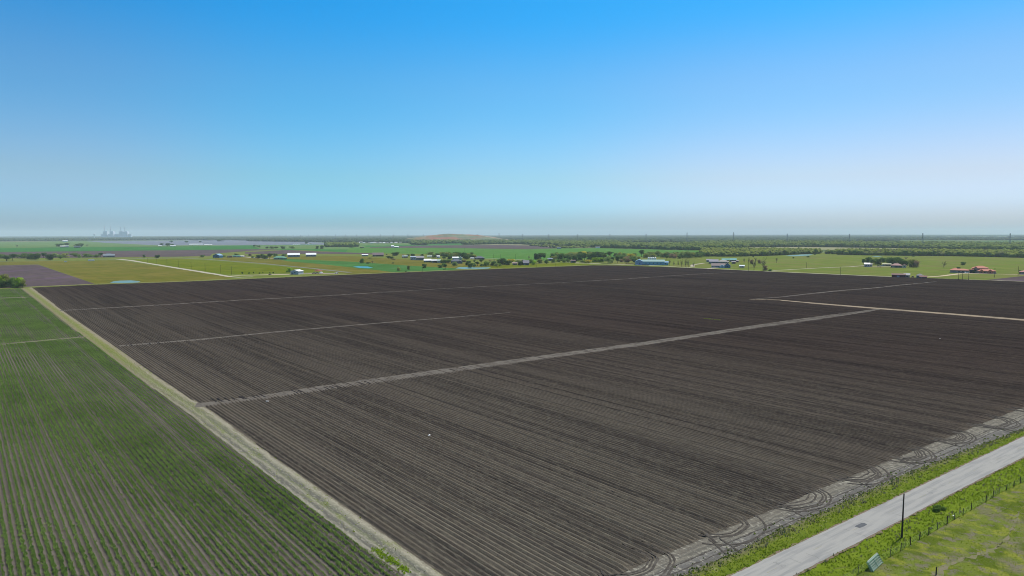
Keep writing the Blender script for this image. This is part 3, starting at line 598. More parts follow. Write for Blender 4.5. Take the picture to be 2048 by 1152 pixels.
Q = clumpy(scatter([*VL, *RL[::-1]], 7.0), 1.7, 0.9); t_ = ((Q - g(1466, 1152)) @ -rn)
blades('grass', Q, np.full(len(Q), 0.12), rng.uniform(0.12, 0.30, len(Q)), M_tuft, per=4)
mx_ = (RL[0] - VL[0]); Qd = clumpy(scatter([*VL, *[a * 0.55 + b * 0.45 for a, b in zip(extl([vl[0], vl[-1]], 40, 160), RL)][::-1]], 3.0), 2.3, 0.35)
blades('dry_grass', Qd, np.full(len(Qd), 0.12), rng.uniform(0.2, 0.5, len(Qd)), M_dry, per=4)
Q = clumpy(scatter([*RR, *FEN[::-1]], 7.5), 2.1, 1.0); blades('grass', Q, np.full(len(Q), 0.10), rng.uniform(0.12, 0.30, len(Q)), M_tuft, per=4)
Q = clumpy(scatter([*RR, *FEN[::-1]], 0.7), 1.7, 0.8); blades('dry_grass', Q, np.full(len(Q), 0.10), rng.uniform(0.2, 0.45, len(Q)), M_dry, per=3)
Q = clumpy(scatter(PAST, 3.5), 1.6, 0.8); blades('grass', Q, np.full(len(Q), 0.08), rng.uniform(0.06, 0.15, len(Q)), M_tuft, per=3, wid=0.8)
nV = np.array((dirH[1], -dirH[0]))
W_ = [v - nV * 2.2 for v in VL]; Q = clumpy(scatter([*W_, *VL[::-1]], 1.1), 1.3, 0.4)
W2 = [v + nV * 0.9 for v in VL]; Q2 = clumpy(scatter([*[v - nV * 0.4 for v in VL], *W2[::-1]], 3.0), 1.3, 0.6)
Q = np.r_[Q, Q2]; blades('weeds', Q, np.full(len(Q), 0.15), rng.uniform(0.15, 0.32, len(Q)), M_weed, per=5, wid=0.7)
# grass on the farm track, in loose patches
TRP = [g(*p) for p in tl[:6]] + [g(*p) for p in tr_[:6]][::-1]
Q = clumpy(scatter(TRP, 1.4, 330), 5.0, 0.22); blades('grass', Q, np.full(len(Q), 0.13), rng.uniform(0.1, 0.22, len(Q)), M_tuft, per=4, wid=0.7)
Q = clumpy(scatter(TRP, 1.2, 330), 2.0, 0.30); blades('dry_grass', Q, np.full(len(Q), 0.13), rng.uniform(0.1, 0.2, len(Q)), M_dry, per=3, wid=0.7)
# strip of bright weeds on the crop-side edge of the track near the frame
b0, b1 = g(800, 1148), g(735, 1100); Q = clumpy(b0 + (b1 - b0) * rng.random((300, 1)) + rng.normal(0, 0.40, (300, 2)) + np.array((1.0, 0.2)), 1.2, 0.8)
blades('weeds', Q, np.full(len(Q), 0.14), rng.uniform(0.10, 0.24, len(Q)), mat('lime_weed', (0.24, 0.36, 0.02), transl=0.5), per=4, wid=1.1, lean=1.4)
yw = g(1408, 638) + (g(1440, 641.5) - g(1408, 638)) * rng.random((60, 1)) + rng.normal(0, 0.7, (60, 2))
blades('weeds', yw, np.full(60, 0.25), rng.uniform(0.2, 0.4, 60), M_tuft, per=5, wid=0.8)

# ------------------------------------------------------------------ trees
def leafmat(n, c, c2): return mat(n, c, [(0.9, 3, 0.4, 0.62, 0.8, c2), (0.35, 3, 0.45, 0.6, 0.5, tuple(v * 0.7 for v in c))], rough=0.75, rand=0.22, transl=0.4)
KIND = {
    'dark': ('dark green', leafmat('leaf_dark', (0.077, 0.141, 0.038), (0.120, 0.204, 0.048))),
    'mid': ('mid green', leafmat('leaf_mid', (0.140, 0.223, 0.047), (0.199, 0.306, 0.066))),
    'light': ('pale green', leafmat('leaf_light', (0.246, 0.329, 0.094), (0.329, 0.412, 0.130))),
    'olive': ('olive green', leafmat('leaf_olive', (0.259, 0.293, 0.070), (0.352, 0.365, 0.094))),
    'bright': ('bright yellow-green', leafmat('leaf_bright', (0.282, 0.445, 0.028), (0.398, 0.564, 0.047))),
    'yellow': ('yellowish', leafmat('leaf_yellow', (0.445, 0.398, 0.042), (0.564, 0.470, 0.070))),
    'brown': ('brownish', leafmat('leaf_brown', (0.282, 0.208, 0.114), (0.376, 0.270, 0.152))),
    'bare': ('bare grey', leafmat('leaf_bare', (0.306, 0.263, 0.212), (0.388, 0.334, 0.270)))}
M_bark = mat('bark', (0.075, 0.058, 0.045), [((4, 4, 0.6), 4, 0.4, 0.7, 0.5, (0.11, 0.09, 0.07))])
def crown_mesh(seed, shape, nl, leaf, n_lobes=11, hollow=0.5):
    r = np.random.default_rng(seed); L = []
    for i in range(n_lobes):
        th = r.uniform(0, 2 * np.pi); rr = r.uniform(0.05, 0.34) if i else 0; zz = r.uniform(0.15, 0.80)
        sc = {'round': 1.0, 'oval': 1.0 - 0.5 * abs(zz - 0.5), 'pine': 0.75 + (zz > 0.55) * 0.3, 'wide': 1.1}[shape]
        if shape == 'pine': zz = r.uniform(0.5, 0.85)
        L.append((rr * math.cos(th) * sc, rr * math.sin(th) * sc, zz - rr * 0.3, r.uniform(0.15, 0.24) * (0.8 if shape == 'pine' else 1)))
    V = []
    for (x, y, z, s) in L:
        m_ = int(nl / n_lobes * (s / 0.165) ** 2); d = r.normal(size=(m_, 3)); d /= np.linalg.norm(d, axis=1)[:, None]
        rad = s * (hollow + (1 - hollow) * r.random(m_) ** 0.5) * r.uniform(0.8, 1.15, m_)
        c = np.c_[x + d[:, 0] * rad, y + d[:, 1] * rad, z + d[:, 2] * rad * 0.85]
        t1 = np.cross(d + r.normal(0, 0.5, d.shape), r.normal(size=(m_, 3))); t1 /= np.linalg.norm(t1, axis=1)[:, None]
        t2 = np.cross(d, t1) + r.normal(0, 0.25, d.shape); t2 /= np.linalg.norm(t2, axis=1)[:, None]
        s1 = (leaf * r.uniform(0.5, 1.2, m_))[:, None]; s2 = (leaf * r.uniform(0.35, 0.9, m_))[:, None]
        V.append(np.stack([c - t1 * s1, c - t2 * s2, c + t1 * s1, c + t2 * s2 * 0.8], 1))
    V = np.concatenate(V).reshape(-1, 3); V[:, 2] = np.clip(V[:, 2], 0.08, 1.0)
    return npmesh('crown', V, np.arange(len(V)).reshape(-1, 4))
def trunk_mesh(seed, low=False, bare=False):
    r = random.Random(seed); m = MB(); top = 0.5 if not bare else 0.62
    m.tube((0, 0, 0), (0.01, 0.01, top * 0.5), 0.030, 0.024, 6); m.tube((0.01, 0.01, top * 0.5), (r.uniform(-.03, .03), 0, top), 0.024, 0.014, 6)
    for i in range(5 if not bare else 13):
        a = r.uniform(0, 6.28); z0 = r.uniform(0.18, top * 0.9) ; ln = r.uniform(0.18, 0.34); z1 = z0 + r.uniform(0.12, 0.34)
        e = (math.cos(a) * ln, math.sin(a) * ln, min(0.97, z1)); m.tube((0.01, 0.005, z0), e, 0.013, 0.005, 5)
        if bare:
            for j in range(4):
                b = r.uniform(0, 6.28); q = r.uniform(0.4, 1.0); s = tuple(v * q + w_ * (1 - q) for v, w_ in zip(e, (0.01, 0.005, z0)))
                m.tube(s, (s[0] + math.cos(b) * 0.12, s[1] + math.sin(b) * 0.12, min(1, s[2] + r.uniform(0.06, 0.2))), 0.006, 0.003, 4)
    return m.mesh('trunk')
CROWN = {}
for kd in KIND:
    CROWN[kd] = []
    for v in range(3):
        sh = {'dark': ('round', 'oval', 'pine'), 'bare': ('oval',) * 3}.get(kd, ('round', 'oval', 'wide'))[v]
        me = crown_mesh(100 + v * 17 + len(kd) * 3 + ord(kd[0]), sh, 150 if kd == 'bare' else 1500, 0.020 if kd == 'bare' else 0.046, n_lobes=17, hollow=0.25 if kd == 'bare' else 0.72)
        me.materials.append(KIND[kd][1]); CROWN[kd].append(me)
TRUNK = [trunk_mesh(i) for i in range(3)]; BTRUNK = [trunk_mesh(10 + i, bare=True) for i in range(3)]
for me in TRUNK + BTRUNK: me.materials.append(M_bark)
ORD = ['first', 'second', 'third', 'fourth', 'fifth', 'sixth', 'seventh', 'eighth', 'ninth', 'tenth', 'eleventh', 'twelfth', 'thirteenth', 'fourteenth', 'fifteenth', 'sixteenth', 'seventeenth', 'eighteenth', 'nineteenth']
def ordw(i):
    if i < 19: return ORD[i]
    t = {1: 'twen', 2: 'thir', 3: 'for', 4: 'fif', 5: 'six'}[(i + 1) // 10 - 1]; u = (i + 1) % 10
    return t + ('tieth' if u == 0 else 'ty-' + ORD[u - 1])
def add_tree(x, top, base, wpx, kd, label, group, name=None, dz=0.0):
    s = mpp(x, base); p = gz(x, base); h = (base - top) * s * 1.16; wd = wpx * s * (1.12 if kd == 'bare' else 1.55); p.z = dz
    bush = h < 4.0 or wpx > 1.6 * (base - top)
    o = empty(name or ('bush' if bush else 'bare_tree' if kd == 'bare' else 'tree'), p, random.uniform(0, 6.28))
    tag(o, label, 'bush' if bush else 'tree', group)
    v = random.randrange(3); 
    c = link('crown', CROWN[kd][v], None, o); c.scale = (wd, wd, h)
    if bush: c.location.z = -0.14 * h; c.scale = (wd, wd, h * 1.12)
    t = link('trunk', (BTRUNK if kd == 'bare' else TRUNK)[random.randrange(3)], None, o); t.scale = (max(wd, h * 0.6) * 0.9, max(wd, h * 0.6) * 0.9, h)
    return o
def cluster(desc, group, L, noun='tree'):
    L = sorted(L, key=lambda q: q[0]); cnt = {}
    tot = {}
    for q in L: tot[q[4]] = tot.get(q[4], 0) + 1
    for q in L:
        kd = q[4]; i = cnt.get(kd, 0); cnt[kd] = i + 1
        if tot[kd] == 1: lab = f'only {KIND[kd][0]} {noun} {desc}'
        else: lab = f'{ordw(i)} {KIND[kd][0]} {noun} from the left {desc}'
        add_tree(*q, lab, group)
D, Mi, Li, O, Br, Y, Bn, Ba = 'dark', 'mid', 'light', 'olive', 'bright', 'yellow', 'brown', 'bare'
cluster('along the road behind the left field', 'trees along the far left road', [
    (2, 508, 517, 8, Mi), (13.7, 511, 522, 20, D), (7.8, 508.5, 514, 8, Mi), (25.4, 508.5, 521, 14, D), (35, 509, 516, 8, Mi), (48, 506, 517, 12, Mi), (60.5, 506.5, 519, 14, D), (70, 506.3, 520, 16, D),
    (87, 506, 516, 11, D), (95, 508, 515, 9, D), (100.6, 508, 520.5, 11, D), (111, 506.5, 515, 10, Li), (121, 509.5, 517.5, 8, Mi), (131, 505.5, 515.5, 10, O), (152, 505.8, 513, 12, Mi), (159, 508, 516, 5, Li),
    (175, 506.5, 514.5, 17, Mi), (193, 509, 515, 9, Mi), (201, 506, 514, 9, D), (288, 509.5, 515, 5, D), (314.6, 509.5, 516, 8, D)])
cluster('in the thicket at the left edge', 'thicket beside the green crop', [
    (-8, 549, 575, 18, Mi), (3, 550, 575.5, 15, Br), (12, 549, 575.2, 17, O), (18, 558, 575.4, 11, Ba), (26, 555, 575.2, 13, Mi), (36.5, 554, 575.2, 16, Br), (45, 560, 575.2, 10, O), (32, 563, 575.6, 12, Mi), (8, 562, 575.8, 12, D)])
cluster('around the farmhouses behind the driveway', 'trees around the barns', [
    (404, 510.5, 515, 11, D), (448, 510, 514, 6, Mi), (472.7, 506.4, 512.5, 9, Mi), (499.6, 507, 512, 7, Bn), (517, 509, 517, 9, D), (525, 508, 517, 9, Mi), (531, 511, 518, 8, D), (539.6, 507.4, 517.6, 12, D),
    (550, 507, 513, 8, Mi), (568, 507.4, 512.5, 8, Mi), (505, 512, 516, 6, Mi), (460, 512, 514, 5, Bn), (490, 510.5, 513, 6, Bn)])
add_tree(580, 535.5, 544.5, 10, Br, 'bright yellow-green tree standing behind the white-roofed metal shed', None)
cluster('scattered over the far green fields', 'far field trees', [
    (508, 490, 495, 7, D), (514.5, 491, 495.5, 4, D), (518.6, 491, 495, 4, Mi), (534, 493, 497, 5, D), (543.5, 492.8, 497, 8, D), (552, 493.3, 497.5, 11, D), (566.5, 492, 498, 8, D), (585.5, 492.3, 497, 8, Mi), (634.7, 492, 498, 6, D), (644, 491, 498, 7, D),
    (374, 482, 486, 8, D), (400, 482, 485.6, 6, D), (441.5, 478, 482.6, 12, D), (343, 481.5, 486, 7, D), (702, 488, 495.5, 9, D), (724, 494, 496.3, 7, D), (34, 489.5, 495, 8, Ba), (620, 486, 489, 6, D), (613, 483.5, 488, 5, D)])
cluster('around the small farm far left', 'far left farmstead trees', [
    (120, 487, 493, 11, D), (134.5, 486.3, 492, 11, D), (149, 489, 494, 9, Ba), (156, 488, 494, 8, D), (163, 487, 493.5, 13, D), (174, 488.7, 493, 8, Ba), (323, 487, 492.3, 8, D), (335, 486.8, 492.7, 11, D), (345, 488, 492.5, 7, Mi)])
cluster('in the pasture left of the grove', 'pasture trees left of the grove', [
    (724.4, 517, 526.5, 8, Mi), (773.6, 508, 510.3, 4, D), (790, 503.8, 512, 13, D), (776.7, 512, 518, 10, D), (783.5, 512.6, 518, 8, Mi), (806, 508.6, 512, 6, Bn), (816.7, 507.8, 512, 7, Mi), (826, 507, 513, 9, D), (844.8, 508, 512, 6, Mi),
    (880, 530, 536, 8, D), (887.4, 525.8, 533, 9, Mi), (890.5, 529, 537.6, 9, D), (736, 524.6, 528.2, 11, D), (744.6, 521, 527.5, 9, Ba), (787, 517, 519.2, 9, Bn), (740, 515, 516.8, 8, Mi), (786, 524.6, 526.8, 4, D), (812, 541.6, 543.8, 5, D), (797, 534, 542, 6, O), (817, 531, 540, 5, O), (889, 537.4, 539, 6, D)])
add_tree(848.5, 527.8, 536.5, 7, D, 'small round dark brown-green tree alone between barns and ploughed field', None)
cluster('in the grove around the farm sheds', 'farm grove trees', [
    (862, 503, 512, 12, Li), (873, 505, 514, 11, Ba), (875, 507, 514, 9, D), (884.6, 503.8, 512, 12, O), (894.4, 504.5, 513, 12, O), (887.6, 513, 520, 10, D), (889.5, 519, 526.5, 9, D), (896.4, 518.8, 526.5, 9, Mi), (883.7, 520, 526.6, 6, D), (909, 506.5, 514.5, 12, O), (914, 503.5, 512, 11, D),
    (921.8, 506, 514.5, 9, D), (928.6, 505.3, 518, 8, D), (933.5, 509, 519, 11, D), (941, 508, 516.5, 10, Mi), (948, 509, 516.5, 10, O), (903, 509, 517, 8, Mi), (899, 511, 519, 8, D), (930, 520, 524.5, 6, Bn), (924, 519.5, 524.5, 7, O), (868, 509, 516, 8, Mi)])
cluster('in the row beside the small ponds', 'trees beside the ponds', [
    (909.5, 523.5, 532, 9, Li), (936.4, 521.8, 531, 9, D), (940.3, 525.6, 536, 10, D), (948, 525.5, 534, 7, Li), (955, 523.6, 532, 9, D), (962.3, 518.8, 526.5, 9, D), (971.6, 523, 532.6, 10, Mi), (977, 524, 530, 6, Mi), (986.7, 522.6, 532, 10, D), (993, 525.5, 533, 7, Li),
    (949, 520, 523.5, 4, D), (963, 527, 533, 5, Mi), (1000, 526, 532.6, 6, Mi)])
cluster('around the two houses beyond the field', 'trees around the two houses', [
    (997, 519, 528, 7, Mi), (1004.8, 516.8, 529.5, 14, D), (1010, 520, 530, 8, D), (1017, 521.6, 530.5, 9, D), (1022, 518, 525, 10, Y), (1037, 519.8, 529.5, 11, Li), (1041, 522.6, 531, 8, D), (1045, 520, 528, 6, D), (1062, 518.7, 527.6, 10, Mi), (1057.5, 511, 518.5, 8, Ba), (1067, 522.6, 529.5, 7, Br), (980, 519.5, 526, 9, Ba), (988, 518, 524, 7, Ba)])
cluster('in the dark central grove', 'central grove trees', [
    (1068.5, 521.5, 527, 8, Br), (1071.5, 506, 519.5, 8, D), (1082, 506.8, 519.5, 18, D), (1076, 508, 519, 10, D), (1088, 509, 520, 9, D), (1079.3, 518, 527, 9, O), (1093, 518, 528, 8, Mi), (1108.6, 507.4, 514, 9, D), (1108.6, 512.6, 520, 10, O), (1106, 518.6, 525.5, 8, Mi), (1118.4, 518, 524, 8, Mi),
    (1116, 507, 515, 9, O), (1122.8, 507, 520, 15, D), (1128, 517.6, 525.5, 9, Mi), (1136, 518, 524.6, 7, Mi), (1135, 509, 519, 9, Mi), (1142, 506, 515, 11, Li), (1150.6, 504, 513, 14, O), (1159, 504.5, 512, 12, O), (1167, 503.2, 511, 15, Y), (1177, 503.8, 510, 11, O), (1140, 513.6, 524, 9, D), (1149.6, 511, 524, 11, D), (1151.5, 520.6, 525.6, 8, Ba),
    (1160, 507.6, 522, 13, D), (1169, 507, 522, 13, D), (1178, 508, 520, 10, D), (1185.7, 504.6, 522, 11, D), (1194.5, 504, 515, 11, D), (1203, 504.6, 515, 12, D), (1210, 506, 514, 7, D), (1190.6, 514.6, 524.6, 12, Br), (1199.4, 514.6, 524.6, 12, Br), (1206, 515.6, 524.6, 8, Mi), (1165, 519.6, 525.4, 9, Li), (1177, 519.8, 526.2, 9, Y), (1171, 519.5, 525.6, 6, Br), (1100, 516, 521, 6, Li), (1130, 512, 520, 9, D)])
cluster('left of the blue building', 'trees left of the blue building', [
    (1219, 503.6, 514, 14, D), (1216, 511.6, 527, 13, Li), (1225, 514.6, 526, 9, D), (1234.6, 513.6, 526.5, 10, D), (1230.7, 505.4, 514, 9, Li), (1240, 504.4, 515, 11, O), (1248, 505.6, 516, 10, Li), (1261, 507.4, 517, 13, Y), (1253.4, 512.6, 520, 10, Bn), (1267, 512.6, 521, 10, Mi), (1256, 517, 525.4, 10, Bn), (1269, 516.6, 525, 8, D), (1243.5, 518, 524.4, 8, Bn), (1276, 512.6, 518, 10, O), (1222, 519, 526, 6, Bn), (1249, 511, 518, 8, Mi), (1270, 506, 513, 9, Li)])
cluster('in the line behind the blue building', 'trees behind the blue building', [
    (1282.7, 500.6, 514, 12, D), (1298, 503.4, 514, 14, Li), (1292.5, 507.6, 516, 10, O), (1307, 507.6, 516, 10, O), (1316, 501.8, 514, 15, Li), (1326, 506, 515, 9, O), (1335.5, 503.6, 515, 18, Li), (1345, 507, 516, 10, Bn), (1333.5, 511.6, 518.5, 8, D), (1354, 504, 514, 9, D), (1358, 511.6, 517.6, 7, D), (1365, 503, 516, 15, Li), (1374.5, 502.8, 516.4, 15, Li), (1382, 504.6, 516.2, 13, O), (1392, 511.6, 516.6, 7, D), (1388, 505, 514, 9, Mi), (1396, 503.6, 514, 11, Mi), (1404, 503, 514, 11, D), (1350, 510, 517, 8, Bn)])
cluster('right of the blue building', 'bare yard trees', [
    (1339.4, 518.6, 532.6, 6, Ba), (1347.7, 521.6, 533, 6, Ba), (1356, 520, 533.4, 5, Ba), (1363, 518, 533.8, 7, Ba), (1370.6, 516.6, 534.4, 9, Ba), (1376.5, 518, 535, 7, Ba), (1386.7, 523, 535.4, 6, Ba)])
cluster('right of the teal-roofed house', 'bare trees by the teal-roofed house', [
    (1488, 516, 527.5, 6, Ba), (1497, 514, 526, 6, Ba), (1503, 518.6, 528.5, 6, Bn), (1511, 514, 528.6, 7, Ba), (1518, 518.6, 527.6, 6, Bn), (1508, 519, 541, 10, Ba), (1526, 514, 542, 12, Ba), (1553, 514.6, 526, 8, Ba), (1530, 531, 542, 8, Bn), (1540, 537.6, 542.4, 7, Mi), (1506.5, 512, 515.4, 4, D)])
cluster('in the clump around the white house', 'trees round the white house', [
    (1727, 518.6, 530.5, 8, D), (1738, 513.6, 526.5, 13, D), (1744, 519, 530.5, 9, D), (1751.5, 517, 529, 14, Mi), (1761.7, 519, 535.2, 12, Ba), (1758, 518, 530, 8, D), (1767, 514.6, 525, 10, D), (1776, 515, 527.6, 10, Mi), (1786.7, 514.6, 530.5, 13, D), (1794, 514.6, 526, 11, D), (1801, 517.6, 530.5, 11, D), (1809.4, 520, 532.4, 13, D), (1811.7, 513.4, 520, 12, Ba), (1818, 519.6, 528.6, 10, O),
    (1822, 527.6, 534.6, 7, D), (1826.6, 518.6, 534.6, 13, O), (1833, 520.6, 535, 11, Bn), (1780, 521, 529, 7, D)])
cluster('standing alone in the right pasture', 'lone pasture trees', [
    (1887.7, 521.6, 535, 14, Ba), (1926, 524, 530.6, 7, D), (1587, 514.4, 517.2, 4, D), (1616, 512, 514.6, 5, D), (1826, 511.6, 513, 5, D), (1630, 507.4, 509.5, 4, D)])
cluster('beside the red-roofed mansion', 'mansion garden trees', [(1940.5, 538.4, 546, 5, D), (1946, 537.6, 546.4, 6, D), (1917, 533.6, 540, 6, D), (2040, 541, 548, 5, D)])
for i, x in enumerate([484.5, 498, 507, 519, 526, 540, 546.5]):
    add_tree(x, 544.4 if i % 2 else 543.8, 547.6 - i * 0.12, 2.6, D, f'{ordw(i)} young sapling from the left in the row beside the tan drive', 'saplings beside the tan drive', name='sapling')
def fill(n, x0, x1, b0, b1, h0, h1, kinds):
    return [(round(random.uniform(x0, x1), 1), 0, round(random.uniform(b0, b1), 1), round(random.uniform(7, 12), 1), random.choice(kinds), random.uniform(h0, h1)) for _ in range(n)]
def fill_cluster(desc, group, L): cluster(desc, group, [(x, b - h, b, w_, k) for x, _, b, w_, k, h in L])
fill_cluster('at the back of the dark central grove', 'back trees of the central grove', fill(22, 1104, 1212, 513, 517, 8, 11, (D, D, Mi, O)))
fill_cluster('in the line behind the blue building yard', 'back trees behind the blue building', fill(20, 1290, 1400, 512, 515.5, 7, 10, (Mi, O, Li, Mi)))
fill_cluster('at the back of the farm shed grove', 'back trees of the farm grove', fill(12, 880, 946, 512, 515, 7, 9, (O, D, Mi)))
fill_cluster('low between grove and blue building', 'low trees by the blue building', fill(12, 1214, 1272, 517, 523, 6, 9, (Mi, O, Mi, Li)))
# bush in the verge beyond the pole
p = g(1875, 1022); bo = empty('bush', (p[0], p[1], 0.1), 0.6); tag(bo, 'low spreading dark green bush lying in the verge beyond the bare pole', 'bush')
for k, (dx, dy, s) in enumerate(((-0.7, 0, 1.0), (0.3, 0.1, 1.2), (1.0, -0.35, 0.8))):
    c = link('foliage', CROWN['mid'][k], None, bo); c.scale = (1.8 * s, 1.5 * s, 1.1 * s); c.location = (dx, dy, -0.2)

# ------------------------------------------------------------------ woods (reads as one mass)
ico_v = []; t = (1 + 5 ** .5) / 2
for a in ((-1, t, 0), (1, t, 0), (-1, -t, 0), (1, -t, 0), (0, -1, t), (0, 1, t), (0, -1, -t), (0, 1, -t), (t, 0, -1), (t, 0, 1), (-t, 0, -1), (-t, 0, 1)): ico_v.append(Vector(a).normalized())
ico_f = [(0, 11, 5), (0, 5, 1), (0, 1, 7), (0, 7, 10), (0, 10, 11), (1, 5, 9), (5, 11, 4), (11, 10, 2), (10, 7, 6), (7, 1, 8), (3, 9, 4), (3, 4, 2), (3, 2, 6), (3, 6, 8), (3, 8, 9), (4, 9, 5), (2, 4, 11), (6, 2, 10), (8, 6, 7), (9, 8, 1)]
IV = np.array(ico_v); IF = np.array(ico_f)
def subdiv(V, F):
    V = [tuple(v) for v in V]; cache = {}; out = []
    def mid(a, b):
        k = (min(a, b), max(a, b))
        if k not in cache: q = Vector(V[a]) + Vector(V[b]); V.append(tuple(q.normalized())); cache[k] = len(V) - 1
        return cache[k]
    for a, b, c in F:
        ab, bc, ca = mid(a, b), mid(b, c), mid(c, a); out += [(a, ab, ca), (b, bc, ab), (c, ca, bc), (ab, bc, ca)]
    return np.array(V), np.array(out)
IV2, IF2 = subdiv(IV, IF)
def canopy(name, P, W, H, m, fine=False, cards=0, card=1.0):
    """crowns: jittered lumps with loose leaf faces around them"""
    n = len(P); bv, bf = (IV2, IF2) if fine else (IV, IF)
    s = np.stack([W * rng.uniform(0.42, 0.6, n), W * rng.uniform(0.42, 0.6, n), H * rng.uniform(0.42, 0.55, n)], 1)
    V = bv[None] * s[:, None]; V *= rng.uniform(0.68, 1.18, (n, len(bv), 1))
    V += np.stack([P[:, 0], P[:, 1], H * 0.5], 1)[:, None]; V[..., 2] = np.clip(V[..., 2], 0.1, None)
    F = (bf[None] + (np.arange(n) * len(bv))[:, None, None]).reshape(-1, 3); V = V.reshape(-1, 3)
    o = tag(link(name, npmesh(name, V, F), m), kind='stuff')
    if cards:
        k = n * cards; idx = np.repeat(np.arange(n), cards); d = rng.normal(size=(k, 3)); d[:, 2] = np.abs(d[:, 2]) * 1.0 - 0.25; d /= np.linalg.norm(d, axis=1)[:, None]
        c = d * s[idx] * rng.uniform(0.85, 1.2, (k, 1)); c[:, :2] += P[idx]; c[:, 2] += H[idx] * 0.5
        t1 = rng.normal(size=(k, 3)); t1 /= np.linalg.norm(t1, axis=1)[:, None]; t2 = np.cross(d, t1)
        q = np.stack([c - t1 * card, c - t2 * card * .7, c + t1 * card, c + t2 * card * .7], 1).reshape(-1, 3)
        q[:, 2] = np.clip(q[:, 2], 0.1, None)
        me2 = npmesh(name, q, np.arange(len(q)).reshape(-1, 4)); me2.materials.append(m)
        import bmesh
        bm = bmesh.new(); bm.from_mesh(o.data); bm.from_mesh(me2); bm.to_mesh(o.data); bm.free(); bpy.data.meshes.remove(me2)
    return o
def wood_mat(n, c, c2, c3, s=1.0):
    return mat(n, c, [(0.035 * s, 3, 0.42, 0.56, 0.85, c2), (0.06 * s, 4, 0.52, 0.62, 0.8, c3), (0.012 * s, 3, 0.45, 0.6, 0.5, c2), (0.4 * s, 3, 0.45, 0.65, 0.5, tuple(v * 0.55 for v in c))], rough=0.9)
M_w1 = wood_mat('wood_foliage', (0.080, 0.120, 0.026), (0.135, 0.165, 0.040), (0.040, 0.066, 0.030))
M_w2 = wood_mat('hedge_foliage', (0.115, 0.150, 0.030), (0.165, 0.190, 0.040), (0.105, 0.100, 0.055))
M_w3 = wood_mat('far_wood_foliage', (0.040, 0.066, 0.030), (0.062, 0.085, 0.038), (0.030, 0.048, 0.028), 0.4)
def px_region(px, spacing, jit=0.5):
    poly = [g(*q) for q in px]; P = np.array(poly); lo, hi = P.min(0), P.max(0)
    xs = np.arange(lo[0], hi[0], spacing); ys = np.arange(lo[1], hi[1], spacing)
    Q = np.stack(np.meshgrid(xs, ys), -1).reshape(-1, 2); Q = Q + rng.uniform(-jit, jit, Q.shape) * spacing
    return Q[in_poly(Q, poly)]
def wmask(Q, sc, th):
    v = np.sin(Q[:, 0] / sc + 2 * np.sin(Q[:, 1] / (sc * 1.7))) + np.sin(Q[:, 1] / (sc * 1.5) + 2.2 * np.sin(Q[:, 0] / (sc * 2.1) + 1)) + rng.normal(0, 0.25, len(Q)); return Q[v > th]
def wood(name, px, sp, wd, ht, m, fine=False, cards=0, card=1.0, mask=None, floor=True, z=0.09):
    Q = px_region(px, sp)
    if mask: Q = wmask(Q, *mask)
    n = len(Q); wv = rng.uniform(0.75, 1.3, n); hv = rng.uniform(0.65, 1.25, n) 
    if floor: sheet('wood_floor', px, z, F_floor)
    return canopy(name, Q, wd * wv, ht * hv, m, fine, cards, card)
# the belt of trees across the right-hand pastures
wood('tree_belt', [(1404, 513), (1470, 513.2), (1545, 511.4), (1600, 508.6), (1640, 507.4), (1641, 505), (1600, 504), (1545, 502.8), (1470, 503), (1404, 502.5)], 8.5, 12, 10.5, M_w2, True, 16, 0.9)
wood('tree_belt', [(1652, 508), (1672, 508.4), (1672, 506.6), (1652, 506.2)], 9, 10, 8, M_w2, True, 14, 0.9, floor=False)
wood('tree_belt', [(1674, 509.4), (1730, 510.6), (1800, 511.3), (1900, 512.2), (2048, 515.6), (2250, 521), (2250, 513), (2048, 508.6), (1900, 507), (1800, 506.2), (1730, 505.8), (1674, 505.6)], 8.5, 12, 11, M_w2, True, 16, 0.9)
wood('tree_belt', [(1392, 499.5), (1440, 498.8), (1495, 497), (1495, 495.5), (1440, 496.2), (1392, 497)], 11, 14, 15, M_w1, True, 14, 1.2)
# main wood, front to back
wood('woodland', [(1045, 489), (1100, 491.5), (1190, 495.6), (1290, 498.2), (1385, 501), (1440, 498), (1500, 494.6), (1600, 494), (1700, 495.2), (1800, 496.6), (1920, 499.6), (2048, 504), (2260, 509), (2260, 499), (2048, 496.4), (1800, 492.4), (1500, 490), (1290, 491), (1190, 489), (1045, 486.5)], 17, 19, 14, M_w1, True, 12, 1.6)
wood('woodland', [(1045, 486.5), (1190, 489), (1290, 491), (1500, 490), (1800, 492.4), (2048, 496.4), (2260, 499), (2260, 492), (1800, 488), (1500, 484.5), (1200, 484), (1045, 483.5)], 26, 30, 14, M_w1, False, 7, 2.4, (260, -0.9))
wood('scrub', [(1060, 491.5), (1100, 495.6), (1150, 497), (1190, 496), (1186, 493.5), (1120, 491.5)], 17, 13, 7, M_w2, True, 10, 1.2, (50, 0.2), floor=False)
wood('woodland', [(925, 489.8), (990, 488.6), (1045, 488.8), (1045, 483), (990, 482.4), (925, 484)], 24, 26, 14, M_w1, False, 10, 2.2)
wood('woodland', [(822, 489.4), (852, 490.6), (856, 488), (940, 486.6), (940, 482), (822, 482)], 24, 26, 14, M_w1, False, 10, 2.2)
wood('woodland', [(652, 494.2), (715, 493.6), (715, 488.8), (652, 489.8)], 14, 17, 13, M_w1, True, 10, 1.4)
wood('woodland', [(495, 482.6), (560, 483.4), (640, 484), (720, 485), (822, 486), (822, 480.5), (640, 479.5), (495, 478.8)], 30, 34, 14, M_w3, False, 6, 2.6, (500, -0.8))
wood('woodland', [(-200, 484), (0, 482.6), (120, 481.6), (350, 480.4), (500, 479), (500, 476.8), (350, 477), (120, 478), (-200, 480)], 32, 40, 15, M_w3, False, 4, 3, (400, -1.2))
